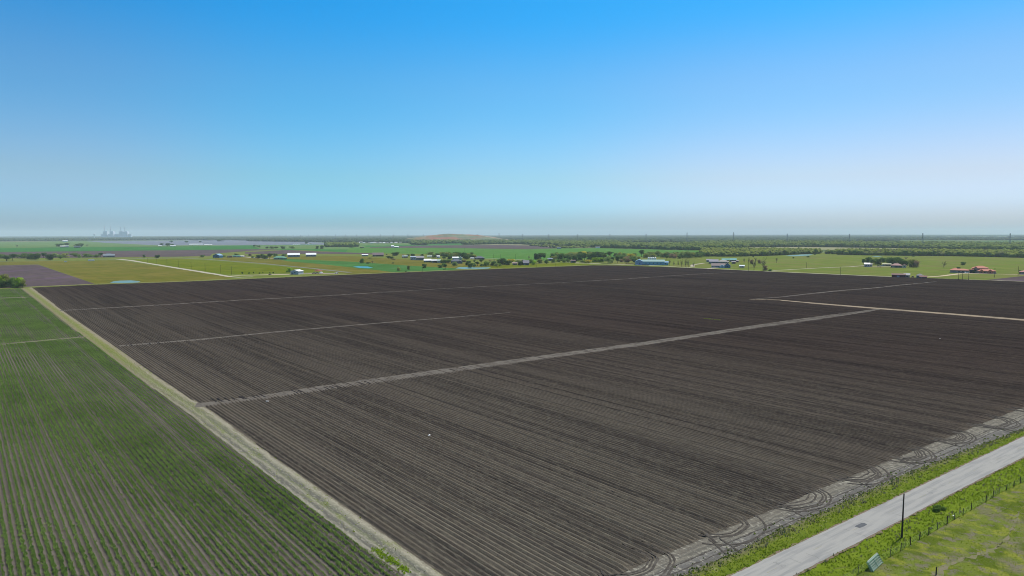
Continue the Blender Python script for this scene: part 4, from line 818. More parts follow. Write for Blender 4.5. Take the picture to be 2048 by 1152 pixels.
def far_band(y0, y1, sp, wd, ht, mask, x0=-300, x1=2350, hx=None):
    px = [(x, y0 + 0.002 * (1024 - x)) for x in range(x0, x1 + 1, 50)] + [(x, y1 + 0.002 * (1024 - x)) for x in range(x1, x0 - 1, -50)]
    Q = wmask(px_region(px, sp), *mask); Q = Q[Q[:, 1] < 26000]; n = len(Q)
    canopy('woodland', Q, wd * rng.uniform(0.7, 1.5, n), ht * rng.uniform(0.7, 1.2, n), M_w3, False)
far_band(486.0, 479.6, 52, 66, 13, (480, -0.25), x0=1020)
far_band(479.8, 476.0, 80, 110, 14, (700, 0.0))
far_band(476.2, 472.8, 130, 190, 14, (1100, 0.0))
far_band(473.0, 470.3, 300, 450, 15, (2600, -0.3))

# ------------------------------------------------------------------ landfill hill on the horizon
def hill():
    nx, ny = 90, 26; x0, x1 = 800, 1030; Y0, Y1 = 4700, 6100; V = []
    for j in range(ny):
        for i in range(nx):
            u, v = i / (nx - 1), j / (ny - 1); Y = Y0 + (Y1 - Y0) * v; X = ((x0 + (x1 - x0) * u) - 1024) / FPX * Y
            pr = np.interp(u, [0, .06, .18, .32, .42, .55, .68, .8, .9, 1], [0, 14, 30, 45, 51, 46, 42, 27, 10, 0])
            e = min(1, min(v, 1 - v) * 4.5); e = e * e * (3 - 2 * e)
            V.append((X, Y, pr * e + 3.0 * (math.sin(i * 1.3 + j) + math.sin(i * 0.47 + j * 0.6)) * 0.7 * e * (u * (1 - u) * 4)))
    F = [(j * nx + i, j * nx + i + 1, (j + 1) * nx + i + 1, (j + 1) * nx + i) for j in range(ny - 1) for i in range(nx - 1)]
    m = mat('landfill_earth', (0.13, 0.145, 0.09), [((0.0035, 0.004, 0.02), 4, 0.45, 0.53, 0.95, (0.27, 0.115, 0.08)), ((0.006, 0.004, 0.05), 4, 0.52, 0.62, 0.8, (0.34, 0.28, 0.23)), ((0.01, 0.01, 0.03), 3, 0.5, 0.6, 0.5, (0.13, 0.17, 0.08))])
    tag(link('hill', npmesh('hill', V, F), m), kind='structure')
hill()

# ------------------------------------------------------------------ pylons on the horizon
def pylon_parts(h):
    b = MB(); wb, wt = 4.2, 0.95; zt = h
    def half(z): return wb + (wt - wb) * min(1, z / (0.62 * h)) if z < 0.62 * h else wt
    zs = [0, 0.16 * h, 0.30 * h, 0.42 * h, 0.53 * h, 0.62 * h, 0.72 * h, 0.82 * h, 0.92 * h, h]
    for (sx, sy) in ((1, 1), (1, -1), (-1, 1), (-1, -1)):
        for z0, z1 in zip(zs[:-1], zs[1:]): b.tube((sx * half(z0), sy * half(z0), z0), (sx * half(z1), sy * half(z1), z1), 0.27, 0.27, 4)
    for z0, z1 in zip(zs[:-1], zs[1:]):
        a0, a1 = half(z0), half(z1)
        for (p, q) in (((1, 1), (1, -1)), ((1, -1), (-1, -1)), ((-1, -1), (-1, 1)), ((-1, 1), (1, 1))):
            b.tube((p[0] * a0, p[1] * a0, z0), (q[0] * a1, q[1] * a1, z1), 0.13, 0.13, 4); b.tube((q[0] * a0, q[1] * a0, z0), (p[0] * a1, p[1] * a1, z1), 0.13, 0.13, 4)
    arms = []
    for z, ln in ((0.68 * h, 6.5), (0.80 * h, 8.0), (0.92 * h, 6.5)):
        a = MB()
        for s in (-1, 1):
            a.tube((s * wt, 0.7, z), (s * ln, 0, z + 0.3), 0.2, 0.14, 4); a.tube((s * wt, -0.7, z), (s * ln, 0, z + 0.3), 0.2, 0.14, 4); a.tube((s * wt, 0, z + 2.0), (s * ln, 0, z + 0.3), 0.18, 0.12, 4)
            a.tube((s * ln, 0, z + 0.3), (s * ln, 0, z - 2.2), 0.14, 0.14, 4)
        arms.append(a)
    return b.mesh('lattice_body'), [a.mesh('crossarm') for a in arms]
PYB, PYA = pylon_parts(50); PYA = list(PYA)
for me in [PYB] + PYA: me.materials.append(M_steel)
Y0p = 2517.0; p0 = np.array((0.728 * Y0p, Y0p)); stp = np.array((-0.0697, 0.0967)) * Y0p; pa = math.atan2(stp[1], stp[0]) + math.pi / 2
for k in range(30):
    q = p0 + stp * k; tall = k in (4, 5, 11); 
    o = empty('pylon', (q[0], q[1], 0), pa); s = 1.15 if tall else (1.0 + 0.03 * math.sin(k * 2.1)); o.scale = (1, 1, s)
    i = k + 1 if k >= 0 else 0
    lab = 'steel lattice pylon standing just beyond the right end of the line' if k < 0 else f'grey steel lattice pylon, {ordw(k)} from the right in the power line on the horizon'
    tag(o, lab, 'pylon', 'pylons along the horizon')
    link('lattice_body', PYB, None, o)
    for a in PYA: link('crossarm', a, None, o)

# ------------------------------------------------------------------ power station far left
def power_station():
    D_ = 13000.0; o = empty('power_station', (((236 - 1024) / FPX) * D_, D_, 0), 0)
    tag(o, 'hazy power station with four tall chimneys on the left horizon', 'power station')
    mc = pm('concrete', (0.62, 0.64, 0.66)); mc2 = pm('plant_cladding', (0.62, 0.66, 0.72)); k = D_ / FPX
    def X(px): return (px - 236) * k
    def Z(y): return CAMH + (471.3 - y) * k
    for x, yt in ((212.1, 453.2), (224.3, 453.2), (244.6, 455.8), (252.7, 455.8)):
        m = MB(); m.tube((X(x), 0, 0), (X(x), 0, Z(yt)), 8.5, 6.0, 10); m.tube((X(x), 0, Z(yt)), (X(x), 0, Z(yt) + 3), 7.0, 7.0, 10); m.build('chimney', mc, o)
    for x0, x1, yt in ((209.5, 217.5, 464.2), (223.3, 230, 464.4), (241.2, 249, 464.2), (249.5, 258, 464.6)):
        m = MB(); h = Z(yt); m.box(((X(x0) + X(x1)) / 2, 20, h / 2), ((x1 - x0) * k, 60, h)); m.box(((X(x0) + X(x1)) / 2 + 5, 20, h + 4), ((x1 - x0) * k * 0.5, 40, 8)); m.build('boiler_house', mc2, o)
    for x0, x1, yt in ((218, 222, 469.3), (231, 240, 469.8), (258.6, 264, 469.4), (204, 209, 469.8)):
        m = MB(); h = Z(yt); m.box(((X(x0) + X(x1)) / 2, 30, h / 2), ((x1 - x0) * k, 50, h)); m.tube((X(x1), 30, 0), (X(x1), 30, h + 14), 4, 3, 8); m.build('turbine_hall', mc2, o)
    t = empty('water_tower', (((191.5 - 1024) / FPX) * 11500, 11500, 0)); tag(t, 'small hazy water tower left of the power station chimneys', 'water tower')
    m = MB(); m.tube((0, 0, 52), (0, 0, 68), 16, 15, 12); m.tube((0, 0, 68), (0, 0, 73), 15, 4, 12); m.tube((0, 0, 47), (0, 0, 52), 7, 16, 12); m.build('tank', mc, t)
    m = MB(); m.tube((0, 0, 0), (0, 0, 47), 4, 4, 10)
    for s in range(5): m.tube((13 * math.cos(s * 1.257), 13 * math.sin(s * 1.257), 0), (12 * math.cos(s * 1.257), 12 * math.sin(s * 1.257), 53), 1.2, 1.2, 6)
    m.build('leg', mc, t)
power_station()

# ------------------------------------------------------------------ buildings
C_W, C_G, C_BL = (0.78, 0.78, 0.76), (0.30, 0.32, 0.35), (0.16, 0.40, 0.52)
M_glass = plain('window_glass', (0.03, 0.04, 0.05), 0.2)
def block(o, cx, cy, w, d, h, rh, wall, roof, kind='gable', ridge='x', wins=0, door=False, ov=0.5, name='wall', z=0.0):
    """one volume with its own wall, roof, windows and door meshes"""
    m = MB(); x0, x1, y0, y1 = cx - w / 2, cx + w / 2, cy - d / 2, cy + d / 2
    m.box((cx, cy, z + h / 2), (w, d, h))
    if kind == 'gable':
        if ridge == 'x':
            for x in (x0, x1): 
                e = 0.15 if x == x0 else -0.15; m.add([(x, y0, z + h), (x, y1, z + h), (x, cy, z + h + rh), (x + e, y0, z + h), (x + e, y1, z + h), (x + e, cy, z + h + rh)], [(0, 1, 2), (5, 4, 3), (0, 2, 5, 3), (1, 4, 5, 2)])
        else:
            for y in (y0, y1):
                e = 0.15 if y == y0 else -0.15; m.add([(x0, y, z + h), (x1, y, z + h), (cx, y, z + h + rh), (x0, y + e, z + h), (x1, y + e, z + h), (cx, y + e, z + h + rh)], [(0, 1, 2), (5, 4, 3), (0, 2, 5, 3), (1, 4, 5, 2)])
    wo = m.build(name, wall, o); r = MB(); t = 0.22; sl = rh
    X0, X1, Y0, Y1 = x0 - ov, x1 + ov, y0 - ov, y1 + ov
    if kind == 'gable':
        if ridge == 'x':
            dz = rh * ov / (d / 2)
            for (ya, s) in ((Y0, 1), (Y1, -1)):
                lo = z + h - dz + 0.02
                r.add([(X0, ya, lo), (X1, ya, lo), (X1, cy, z + h + rh + 0.02), (X0, cy, z + h + rh + 0.02), (X0, ya, lo + t), (X1, ya, lo + t), (X1, cy, z + h + rh + t), (X0, cy, z + h + rh + t)],
                      [(0, 3, 2, 1), (4, 5, 6, 7), (0, 1, 5, 4), (1, 2, 6, 5), (0, 4, 7, 3)])
        else:
            dz = rh * ov / (w / 2)
            for xa in (X0, X1):
                lo = z + h - dz + 0.02
                r.add([(xa, Y0, lo), (xa, Y1, lo), (cx, Y1, z + h + rh + 0.02), (cx, Y0, z + h + rh + 0.02), (xa, Y0, lo + t), (xa, Y1, lo + t), (cx, Y1, z + h + rh + t), (cx, Y0, z + h + rh + t)],
                      [(0, 3, 2, 1), (4, 5, 6, 7), (0, 1, 5, 4), (1, 2, 6, 5), (0, 4, 7, 3)])
    elif kind == 'hip':
        q = min(w, d) / 2
        if w >= d: a, b = (X0 + q, cy), (X1 - q, cy)
        else: a, b = (cx, Y0 + q), (cx, Y1 - q)
        zl, zh = z + h + 0.02, z + h + rh
        r.add([(X0, Y0, zl), (X1, Y0, zl), (X1, Y1, zl), (X0, Y1, zl), (a[0], a[1], zh), (b[0], b[1], zh), (X0, Y0, zl + t), (X1, Y0, zl + t), (X1, Y1, zl + t), (X0, Y1, zl + t)],
              ([(6, 7, 5, 4), (7, 8, 5), (8, 9, 4, 5), (9, 6, 4)] if w >= d else [(6, 7, 4), (7, 8, 5, 4), (8, 9, 5), (9, 6, 4, 5)]) + [(0, 3, 2, 1), (0, 1, 7, 6), (1, 2, 8, 7), (2, 3, 9, 8), (3, 0, 6, 9)])
    else:
        r.add([(X0, Y0, z + h + .02), (X1, Y0, z + h + .02), (X1, Y1, z + h + .02), (X0, Y1, z + h + .02), (X0, Y0, z + h + .2), (X1, Y0, z + h + .2), (X1, Y1, z + h + rh + .2), (X0, Y1, z + h + rh + .2)],
              [(3, 2, 1, 0), (4, 5, 6, 7), (0, 1, 5, 4), (1, 2, 6, 5), (2, 3, 7, 6), (3, 0, 4, 7)])
    r.build('roof', roof, o)
    for i in range(wins):
        x = x0 + w * (i + 1) / (wins + 1) + (w * 0.06 if door else 0); f = MB(); f.box((x, y0 - 0.04, z + h * 0.55), (min(1.6, w / (wins + 1) * 0.6), 0.12, min(1.4, h * 0.45))); f.build('window', M_glass, o)
    if door:
        f = MB(); f.box((x0 + w * 0.22, y0 - 0.05, z + min(2.4, h * .8) / 2), (min(3.4, w * 0.25), 0.14, min(2.4, h * .8))); f.build('door', pm('door_paint', (0.22, 0.22, 0.22)), o)
def site(x, y, name, label, cat, yaw=0, group=None):
    p = gz(x, y); face = -math.atan2(p.x, p.y)       # local -Y looks back towards the viewer
    o = empty(name, (p.x, p.y, 0.05), face + R(yaw)); return tag(o, label, cat, group), mpp(x, y)
def house(x0, x1, top, base, label, wall, roof, kind='gable', ridge='x', yaw=0, name='house', cat='house', wins=2, door=True, depth=None, rf=0.42, group=None):
    """x0..x1, top..base: photo extent; everything becomes metres at its real distance"""
    o, s = site((x0 + x1) / 2, base, name, label, cat, yaw, group); w = (x1 - x0) * s; H = (base - top) * s
    d = depth or max(5, min(w * 0.8, 11)); rh = H * rf * (0.75 if d < 12 else 0.9); h = H - rh
    block(o, 0, d / 2, w, d, h, rh, pm(*wall), pm(*roof), kind, ridge, wins, door); return o, s
WH = ('white_metal', (0.80, 0.80, 0.78), 0.5); GW = ('grey_metal_wall', (0.22, 0.25, 0.30), 0.6); LG = ('light_grey_metal', (0.42, 0.46, 0.50), 0.5)
BR = ('brown_roof', (0.105, 0.068, 0.062)); TB = ('teal_metal', (0.02, 0.12, 0.20)); SL = ('slate_roof', (0.085, 0.10, 0.125)); GB = ('green_roof', (0.10, 0.24, 0.16))
MR = ('maroon_metal', (0.13, 0.035, 0.030)); BW = ('brown_wall', (0.10, 0.06, 0.05)); TN = ('tan_wall', (0.34, 0.24, 0.18)); GR = ('grey_shingle', (0.22, 0.20, 0.20)); TR_ = ('teal_roof', (0.10, 0.30, 0.27))
PB = ('pale_blue_roof', (0.22, 0.36, 0.48), 0.5); BK = ('dark_wall', (0.035, 0.04, 0.045)); CL = ('clay_tile', (0.38, 0.115, 0.062)); PW_ = ('stucco', (0.36, 0.26, 0.23)); RB_ = ('rust_brick', (0.25, 0.09, 0.06))
# metal shed by the tan drive: white roof slope, grey gable
o, s = site(589, 549, 'metal_shed', 'grey metal shed with white roof at the end of the tan drive', 'shed', -38)
block(o, 0, 5, 12, 10, 4.0, 1.7, pm(*LG), pm(*WH), 'gable', 'y', 1, True)
o, s = site(432, 515.6, 'barn', 'blue barn with pale blue roof beside the country road', 'barn', -35); block(o, 0, 7, 16, 13, 5.0, 3.4, pm(*TB), pm(*PB), 'gable', 'y', 1, True)
house(576, 599, 506.4, 514, 'long low barn with white roof, left one of the white pair', GW, WH, name='barn', cat='barn', wins=3, depth=14, rf=0.5, group='white-roofed barns')
house(612.5, 632, 506.2, 513.2, 'long low barn with white roof, right one of the white pair', GW, WH, name='barn', cat='barn', wins=3, depth=14, rf=0.5, group='white-roofed barns')
o, _ = house(548, 572, 512.2, 519, 'green hip-roofed farmhouse left of the white barns', ('green_wall', (0.10, 0.22, 0.19)), GB, 'hip', rf=0.55, depth=13); block(o, 9, -1.5, 8, 8, 2.6, 2.4, pm('green_wall', (0.10, 0.22, 0.19)), pm(*GB), 'hip')
house(455, 464, 511.6, 515, 'low brown shed right of the blue barn', BW, BR, name='shed', cat='shed', wins=1, group='small farm sheds')
house(466, 480, 511.2, 514.4, 'long grey-green shed behind the hedge right of the blue barn', LG, GB, name='shed', cat='shed', wins=2, group='small farm sheds')
house(480, 488, 511.6, 513.8, 'small white shed at the start of the farm drive', WH, WH, name='shed', cat='shed', wins=1, group='small farm sheds')
house(208, 228, 508.4, 514.6, 'grey ranch house with pale roof beside the driveway entrance', ('grey_wall', (0.10, 0.12, 0.14)), ('grey_steel_roof', (0.17, 0.20, 0.22)), wins=4, depth=12, rf=0.5)
house(214, 222, 506.5, 512, 'small dark outbuilding behind the grey ranch house', BK, SL, name='shed', cat='shed', wins=1)
house(121.5, 130, 491.6, 494.8, 'tiny white-roofed shed among the far left farmstead trees', BK, WH, name='shed', cat='shed', wins=0, depth=9)
house(130, 137, 491.4, 494.6, 'grey barn beside the tiny white-roofed shed far left', GW, LG, name='barn', cat='barn', wins=0, depth=10)
house(149, 160, 492.4, 495.4, 'long dark shed right of the far left farmstead', BK, SL, name='shed', cat='shed', wins=0, depth=10)
house(126, 134.5, 481, 483.6, 'pale cream building beyond the far left farmstead', WH, WH, name='warehouse', cat='building', wins=0, depth=30)
for i, (a, b, t, ba) in enumerate([(317, 323, 490.6, 492.4), (341, 347, 490.4, 492.8), (347.5, 351, 490.8, 492.6)]):
    house(a, b, t, ba, f'{ordw(i)} tiny white shed from the left in the hazy middle-left farmstead', WH, WH, name='shed', cat='shed', wins=0, depth=9, group='hazy farmstead sheds')
house(380, 405, 487.8, 490.6, 'long white greenhouse building in the hazy grey field', WH, WH, name='greenhouse', cat='building', wins=0, depth=30)
for i, (a, b) in enumerate([(409, 414), (414.5, 419), (420.5, 424)]):
    house(a, b, 488.8, 490.6, f'{ordw(i)} little pinkish-white shed right of the long white greenhouse', WH, WH, name='shed', cat='shed', wins=0, depth=10, group='little sheds by the greenhouse')
house(586, 600, 488.2, 489.6, 'low white poultry house far beyond the white barns, left one', WH, WH, name='long_shed', cat='shed', wins=0, depth=20, group='far poultry houses')
house(612, 623, 487.8, 489.4, 'low white poultry house far beyond the white barns, right one', WH, WH, name='long_shed', cat='shed', wins=0, depth=20, group='far poultry houses')
o, _ = house(782.5, 788, 490.8, 494.8, 'bright white grain building in the far brown field', WH, WH, name='grain_building', cat='building', wins=0, depth=14)
house(788.5, 797, 492.6, 495.6, 'low blue-grey shed with white roof attached right of the grain building', GW, WH, name='shed', cat='shed', wins=0, depth=12, yaw=-10)
house(721, 728, 494, 496, 'low dark shed alone in the far field left of the grain building', BK, SL, name='shed', cat='shed', wins=0, depth=8)
for i, (x, w_, y) in enumerate([(717, 5, 486.4), (722, 6, 485.2), (728, 5, 486.6), (733, 7, 484.8), (739, 5, 486.4), (744, 6, 487), (750, 5, 486.2), (755, 5, 487), (761, 4, 486.6), (768, 5, 486.9), (775, 4, 486.8), (783, 4, 486.9), (792, 6, 486.2), (801, 5, 486.1), (726, 5, 482.6), (735, 5, 483.2), (812, 5, 485.8)]):
    house(x - w_ / 2, x + w_ / 2, y - 2.2, y, f'{ordw(i)} little pale house of the hazy settlement in front of the woods', ('cream_wall', (0.55, 0.5, 0.45)), [WH, GR, ('pale_roof', (0.46, 0.50, 0.52))][i % 3], wins=0, depth=12, group='hazy settlement houses', door=False)
house(724, 736, 508.8, 512.4, 'white and grey field shed left of the long brown barn', GW, WH, name='shed', cat='shed', wins=2, depth=8)
house(745.5, 767, 505.6, 513, 'long brown barn with purple-brown roof in the olive pasture', BW, ('purple_brown_roof', (0.15, 0.105, 0.11)), name='barn', cat='barn', wins=4, depth=16, rf=0.62)
house(804.5, 815.5, 511.8, 515.4, 'open shed with pale blue-white roof right of the round trees', BK, ('pale_blue_white', (0.55, 0.66, 0.68)), 'shed', name='open_shed', cat='shed', wins=0, depth=9, rf=0.3)
house(821, 832.5, 512.6, 519.8, 'grey metal shed left of the bare grey-brown barn', LG, LG, 'shed', name='shed', cat='shed', wins=2, depth=9, rf=0.2)
house(832.5, 848, 512.4, 520.5, 'grey-brown barn behind bare scrub', ('grey_brown_wall', (0.17, 0.16, 0.15)), ('grey_brown_roof', (0.25, 0.24, 0.24)), name='barn', cat='barn', wins=0, depth=12)
house(848, 862.5, 518.2, 524.6, 'dark barn with white roof, left one before the grove', ('green_dark_wall', (0.05, 0.12, 0.11)), WH, name='barn', cat='barn', wins=2, depth=12, rf=0.5)
house(863, 874, 519.4, 525.4, 'dark shed with cream-white roof right of the white-roofed barn', BK, WH, name='shed', cat='shed', wins=1, depth=9, rf=0.4)
house(874.5, 881, 519.2, 525.6, 'small pale green shed at the left foot of the grove', ('pale_green_wall', (0.36, 0.46, 0.40)), ('pale_green_roof', (0.42, 0.55, 0.48)), name='shed', cat='shed', wins=1, depth=6)
house(854.5, 865, 511.6, 514.8, 'pale green-white roofed shed behind the barns', LG, ('pale_green_white', (0.66, 0.72, 0.60)), name='shed', cat='shed', wins=0, depth=9)
house(873.6, 879.5, 511.2, 516, 'narrow white shed in the left of the grove', WH, WH, name='shed', cat='shed', wins=1, depth=5)
o, _ = house(902, 923, 517.6, 527, 'dark blue-grey farmhouse in front of the grove', ('blue_grey_wall', (0.09, 0.12, 0.155)), SL, 'hip', wins=3, depth=14, rf=0.6)
block(o, 6, -2, 9, 8, 2.5, 2.6, pm('blue_grey_wall', (0.09, 0.12, 0.155)), pm(*SL), 'gable', 'y')
house(905, 917, 513.8, 520, 'pale metal barn behind the dark blue-grey farmhouse', LG, WH, name='barn', cat='barn', wins=1, depth=10)
house(917, 924.5, 513.6, 521, 'pale blue-green barn with white peak right of the farmhouse', ('pale_green_wall', (0.36, 0.46, 0.40)), WH, 'gable', 'y', name='barn', cat='barn', wins=1, depth=9)
house(941, 948, 515.6, 518.4, 'small white shed left of the slate-roofed barn', WH, WH, name='shed', cat='shed', wins=0, depth=7)
house(949, 969, 512.2, 519, 'wide slate-roofed barn at the right end of the grove', BK, SL, 'hip', name='barn', cat='barn', wins=3, depth=15, rf=0.7)
house(1025, 1034.5, 525, 530.4, 'tan brick house half hidden among trees by the field', TN, ('rose_roof', (0.27, 0.19, 0.165)), wins=2, depth=9)
o, _ = house(1046.5, 1058, 521, 530.4, 'grey house with steep roof right of the tan brick house', ('grey_wall', (0.10, 0.12, 0.14)), ('grey_lilac_roof', (0.17, 0.165, 0.19)), 'gable', 'x', wins=3, depth=12, rf=0.6)
house(1040, 1046.5, 522, 530.2, 'dark garage between the tan house and the grey house', BK, BR, name='garage', cat='garage', wins=1, depth=8)
house(1095.5, 1105, 516.4, 521.5, 'blue-grey house in the gap of the dark grove', ('blue_grey_wall', (0.09, 0.12, 0.155)), ('blue_grey_roof', (0.17, 0.20, 0.25)), wins=2, depth=9)
house(1141, 1151, 520, 525.4, 'dark brown house under the central grove trees', BK, BR, wins=2, depth=8)
# far houses right of centre
for i, (a, b, t, ba, l) in enumerate([(1114, 1122, 494.6, 497.6, 'tiny blue-grey house with white end at the edge of the far green field'), (1191, 1200, 493.4, 496.4, 'tiny white farmhouse before the main woods'), (1304, 1312, 489, 493, 'white-fronted house peeping out of the woods above the blue building'), (1368, 1380, 488.6, 491, 'long pale building in the woods below the tall pylon')]):
    house(a, b, t, ba, l, WH if i else GW, [SL, GR, WH, WH][i], wins=0, depth=10, door=False)
# big blue building
o, s = site(1303, 530.4, 'blue_warehouse', 'large pale blue metal building with grey-green roof at the far field edge', 'building', 0)
WB = pm('blue_cladding', (0.16, 0.38, 0.50), 0.55); RB2 = pm('grey_green_roof', (0.22, 0.34, 0.30), 0.55)
block(o, 3, 14, 35, 22, 5.6, 2.6, WB, RB2, 'gable', 'x', 5, False)
block(o, -19.5, 8, 12, 22, 5.8, 3.2, pm('blue_grey_cladding', (0.20, 0.32, 0.46), 0.55), pm(*PB), 'gable', 'y', 1, True)
block(o, 22, 11, 9, 14, 4.2, 1.2, WB, pm('blue_grey_cladding', (0.20, 0.32, 0.46), 0.55), 'shed', 'x', 1)
for i, x in enumerate((1299, 1303.5, 1308, 1312.5)):
    p = gz(x, 526.5); t_ = tag(empty('feed_tank', (p.x, p.y + 8, 0)), f'{ordw(i)} white feed tank from the left behind the blue building', 'tank', 'white tanks behind the blue building')
    m = MB(); m.tube((0, 0, 5.2), (0, 0, 9.4), 1.7, 1.7, 12); m.tube((0, 0, 9.4), (0, 0, 10.6), 1.7, 0.3, 12); m.tube((0, 0, 3.2), (0, 0, 5.2), 0.4, 1.7, 12); m.build('tank_body', pm(*WH), t_)
    m = MB(); [m.tube((1.3 * math.cos(a), 1.3 * math.sin(a), 0), (1.5 * math.cos(a), 1.5 * math.sin(a), 5.4), 0.12, 0.12, 5) for a in (0.8, 2.4, 3.9, 5.5)]; m.build('leg', M_steel, t_)
# barn-red paddock wall
def board_fence(px, h, label, c, name='board_fence'):
    P = [gz(*q) for q in px]; o = tag(empty(name, P[0]), label, 'fence'); f = MB(); q = MB()
    for a, b in zip(P[:-1], P[1:]):
        d = b - a; n = max(1, int(d.length / 3)); an = math.atan2(d.y, d.x); mid_ = (a + b) / 2 - P[0]
        for z in (0.35, 0.75, 1.15): f.box((mid_.x, mid_.y, h * z / 1.3), (d.length, 0.06, 0.3), an)
        for i in range(n + 1): w_ = a + d * i / n - P[0]; q.tube((w_.x, w_.y, 0), (w_.x, w_.y, h), 0.09, 0.08, 5)
    f.build('rail', pm(*c), o); q.build('post', pm(*c), o)
board_fence([(1251, 528.6), (1262, 528.8), (1272, 529.3)], 1.8, 'rust red board fence left of the blue building', MR)
board_fence([(1284, 531), (1298, 531.4)], 2.0, 'dark red board fence in front of the blue building', MR)
# house group with the teal roof
house(1413, 1422, 518.4, 524.5, 'lilac-grey outbuilding behind the grey ranch house', GW, ('lilac_roof', (0.23, 0.22, 0.26)), name='shed', cat='shed', wins=1, depth=9)
house(1418.5, 1436, 519.2, 527.4, 'grey ranch house at the end of the pale drive', ('grey_wall', (0.10, 0.12, 0.14)), ('lilac_roof', (0.23, 0.22, 0.26)), wins=3, depth=13, rf=0.55)
house(1436, 1457, 519.8, 527, 'beige-roofed long house between the grey ranch house and the brick shed', ('beige_wall', (0.30, 0.27, 0.22)), ('beige_roof', (0.28, 0.26, 0.23)), 'hip', wins=3, depth=14, rf=0.6)
house(1444, 1457, 517.4, 521.4, 'barn with teal roof, left one behind the long house', BK, TR_, name='barn', cat='barn', wins=0, depth=12, rf=0.6)
house(1459.5, 1472.5, 517, 523.5, 'barn with teal roof, right one with a pale blue peak', BK, TR_, name='barn', cat='barn', wins=0, depth=12, rf=0.5)
house(1463.5, 1471, 522.4, 527.6, 'small rust-coloured shed below the teal-roofed barn', RB_, GR, name='shed', cat='shed', wins=1, depth=6)
house(1473, 1477, 520.6, 524.6, 'narrow brown shed at the right end of the farmyard', BW, GR, name='shed', cat='shed', wins=0, depth=5)
o, s = site(1442, 535.6, 'house', 'blue gabled farmhouse with brown roof facing the far field road', 'house', 0)
block(o, -4, 6, 19, 11, 3.0, 3.2, pm('blue_front', (0.05, 0.16, 0.24)), pm('brown_grey_roof', (0.19, 0.145, 0.135)), 'gable', 'x', 3, True)
block(o, 9, 4, 8.5, 13, 3.4, 3.8, pm('blue_front', (0.05, 0.16, 0.24)), pm('brown_grey_roof', (0.19, 0.145, 0.135)), 'gable', 'y', 1)
block(o, 1.5, -1.2, 7, 4, 2.4, 2.0, pm('pale_porch', (0.32, 0.46, 0.58)), pm('pale_porch', (0.32, 0.46, 0.58)), 'gable', 'y', 1)
house(1479, 1488.5, 530.4, 535.2, 'small grey-white steel-roofed cabin standing alone on bright grass', GW, ('pale_steel', (0.62, 0.66, 0.70)), name='cabin', cat='cabin', wins=1, depth=6, rf=0.5)
# white house clump
house(1729, 1739, 526, 533.6, 'white and pink two-storey house at the end of the thin drive', ('pink_white', (0.55, 0.45, 0.47)), WH, wins=2, depth=8)
house(1739, 1744, 527, 533.2, 'grey-blue narrow annexe right of the pink and white house', LG, GR, name='annexe', cat='house', wins=1, depth=8)
house(1766, 1781, 527.8, 531.6, 'long open shed with pale yellow roof between the trees', BK, ('pale_yellow_roof', (0.62, 0.60, 0.42)), 'shed', name='open_shed', cat='shed', wins=0, depth=8, rf=0.3)
o, s = site(1796.5, 535.4, 'house', 'dark teal house with pinkish-red roof under the right clump of trees', 'house', 0)
block(o, -2.5, 5, 14, 10, 3.0, 3.0, pm('teal_dark_wall', (0.035, 0.085, 0.10)), pm('pink_red_roof', (0.30, 0.155, 0.14)), 'hip', 'x', 3, True); block(o, 7.6, 3, 5, 7, 3.4, 1.6, pm('cream_front', (0.50, 0.44, 0.36)), pm('pink_red_roof', (0.30, 0.155, 0.14)), 'gable', 'y', 1)
# sheds on the far field road
o, s = site(1797, 555, 'maroon_shed', 'long maroon shed with white door by the far field road', 'shed', 0)
block(o, 0, 4, 13.5, 7, 2.9, 1.3, pm(*MR), pm('maroon_roof', (0.14, 0.06, 0.05)), 'gable', 'x', 0, False)
m = MB(); m.box((-0.4, 0.42, 1.1), (2.6, 0.1, 1.9)); m.build('door', pm('lilac_door', (0.36, 0.36, 0.44)), o)
house(1808.5, 1818.5, 547, 555, 'grey-roofed cottage joined to the right of the maroon shed', ('beige_wall', (0.30, 0.27, 0.22)), ('pale_grey_roof', (0.33, 0.33, 0.32)), wins=1, depth=7, rf=0.55)
house(1833.5, 1845, 547.6, 556.4, 'grey-roofed cottage left of the low maroon lean-to', ('beige_wall', (0.30, 0.27, 0.22)), ('grey_lilac_roof', (0.17, 0.165, 0.19)), 'hip', wins=1, depth=7, rf=0.6)
house(1840.5, 1852.5, 551.6, 557.2, 'low maroon lean-to shed with dark blue front by the road', ('dark_blue_front', (0.035, 0.025, 0.07)), MR, 'gable', name='shed', cat='shed', wins=0, depth=6, rf=0.6)
# the mansion
o, s = site(1945, 546.6, 'mansion', 'sprawling mansion with clay red tiled roofs behind the tan drive', 'mansion', 0)
cw, cr = pm(*PW_), pm(*CL); k = s
def X_(px): return (px - 1945) * k
block(o, X_(1923.5), 8, 33 * k, 11, 3.1, 2.0, cw, cr, 'hip', 'x', 4, True)
block(o, X_(1915), 13, 14 * k, 9, 3.4, 2.6, cw, cr, 'hip', 'x', 0)
block(o, X_(1957.5), 15, 27 * k, 13, 6.0, 3.0, cw, cr, 'hip', 'x', 3)
block(o, X_(1950), 9, 9 * k, 10, 5.4, 2.8, cw, cr, 'gable', 'y', 1)
block(o, X_(1968), 6, 30 * k, 10, 3.0, 2.3, cw, cr, 'hip', 'x', 4)
block(o, X_(1960), 3.5, 7 * k, 7, 2.8, 2.2, pm('clay_wall', (0.34, 0.14, 0.08)), cr, 'gable', 'y', 1); block(o, X_(1974), 2.5, 8 * k, 8, 2.9, 2.2, pm('clay_wall', (0.34, 0.14, 0.08)), cr, 'gable', 'y', 1)
block(o, X_(1943.5), 4.5, 6.5 * k, 6, 4.4, 1.4, pm(*BK), cr, 'hip', 'x', 1)
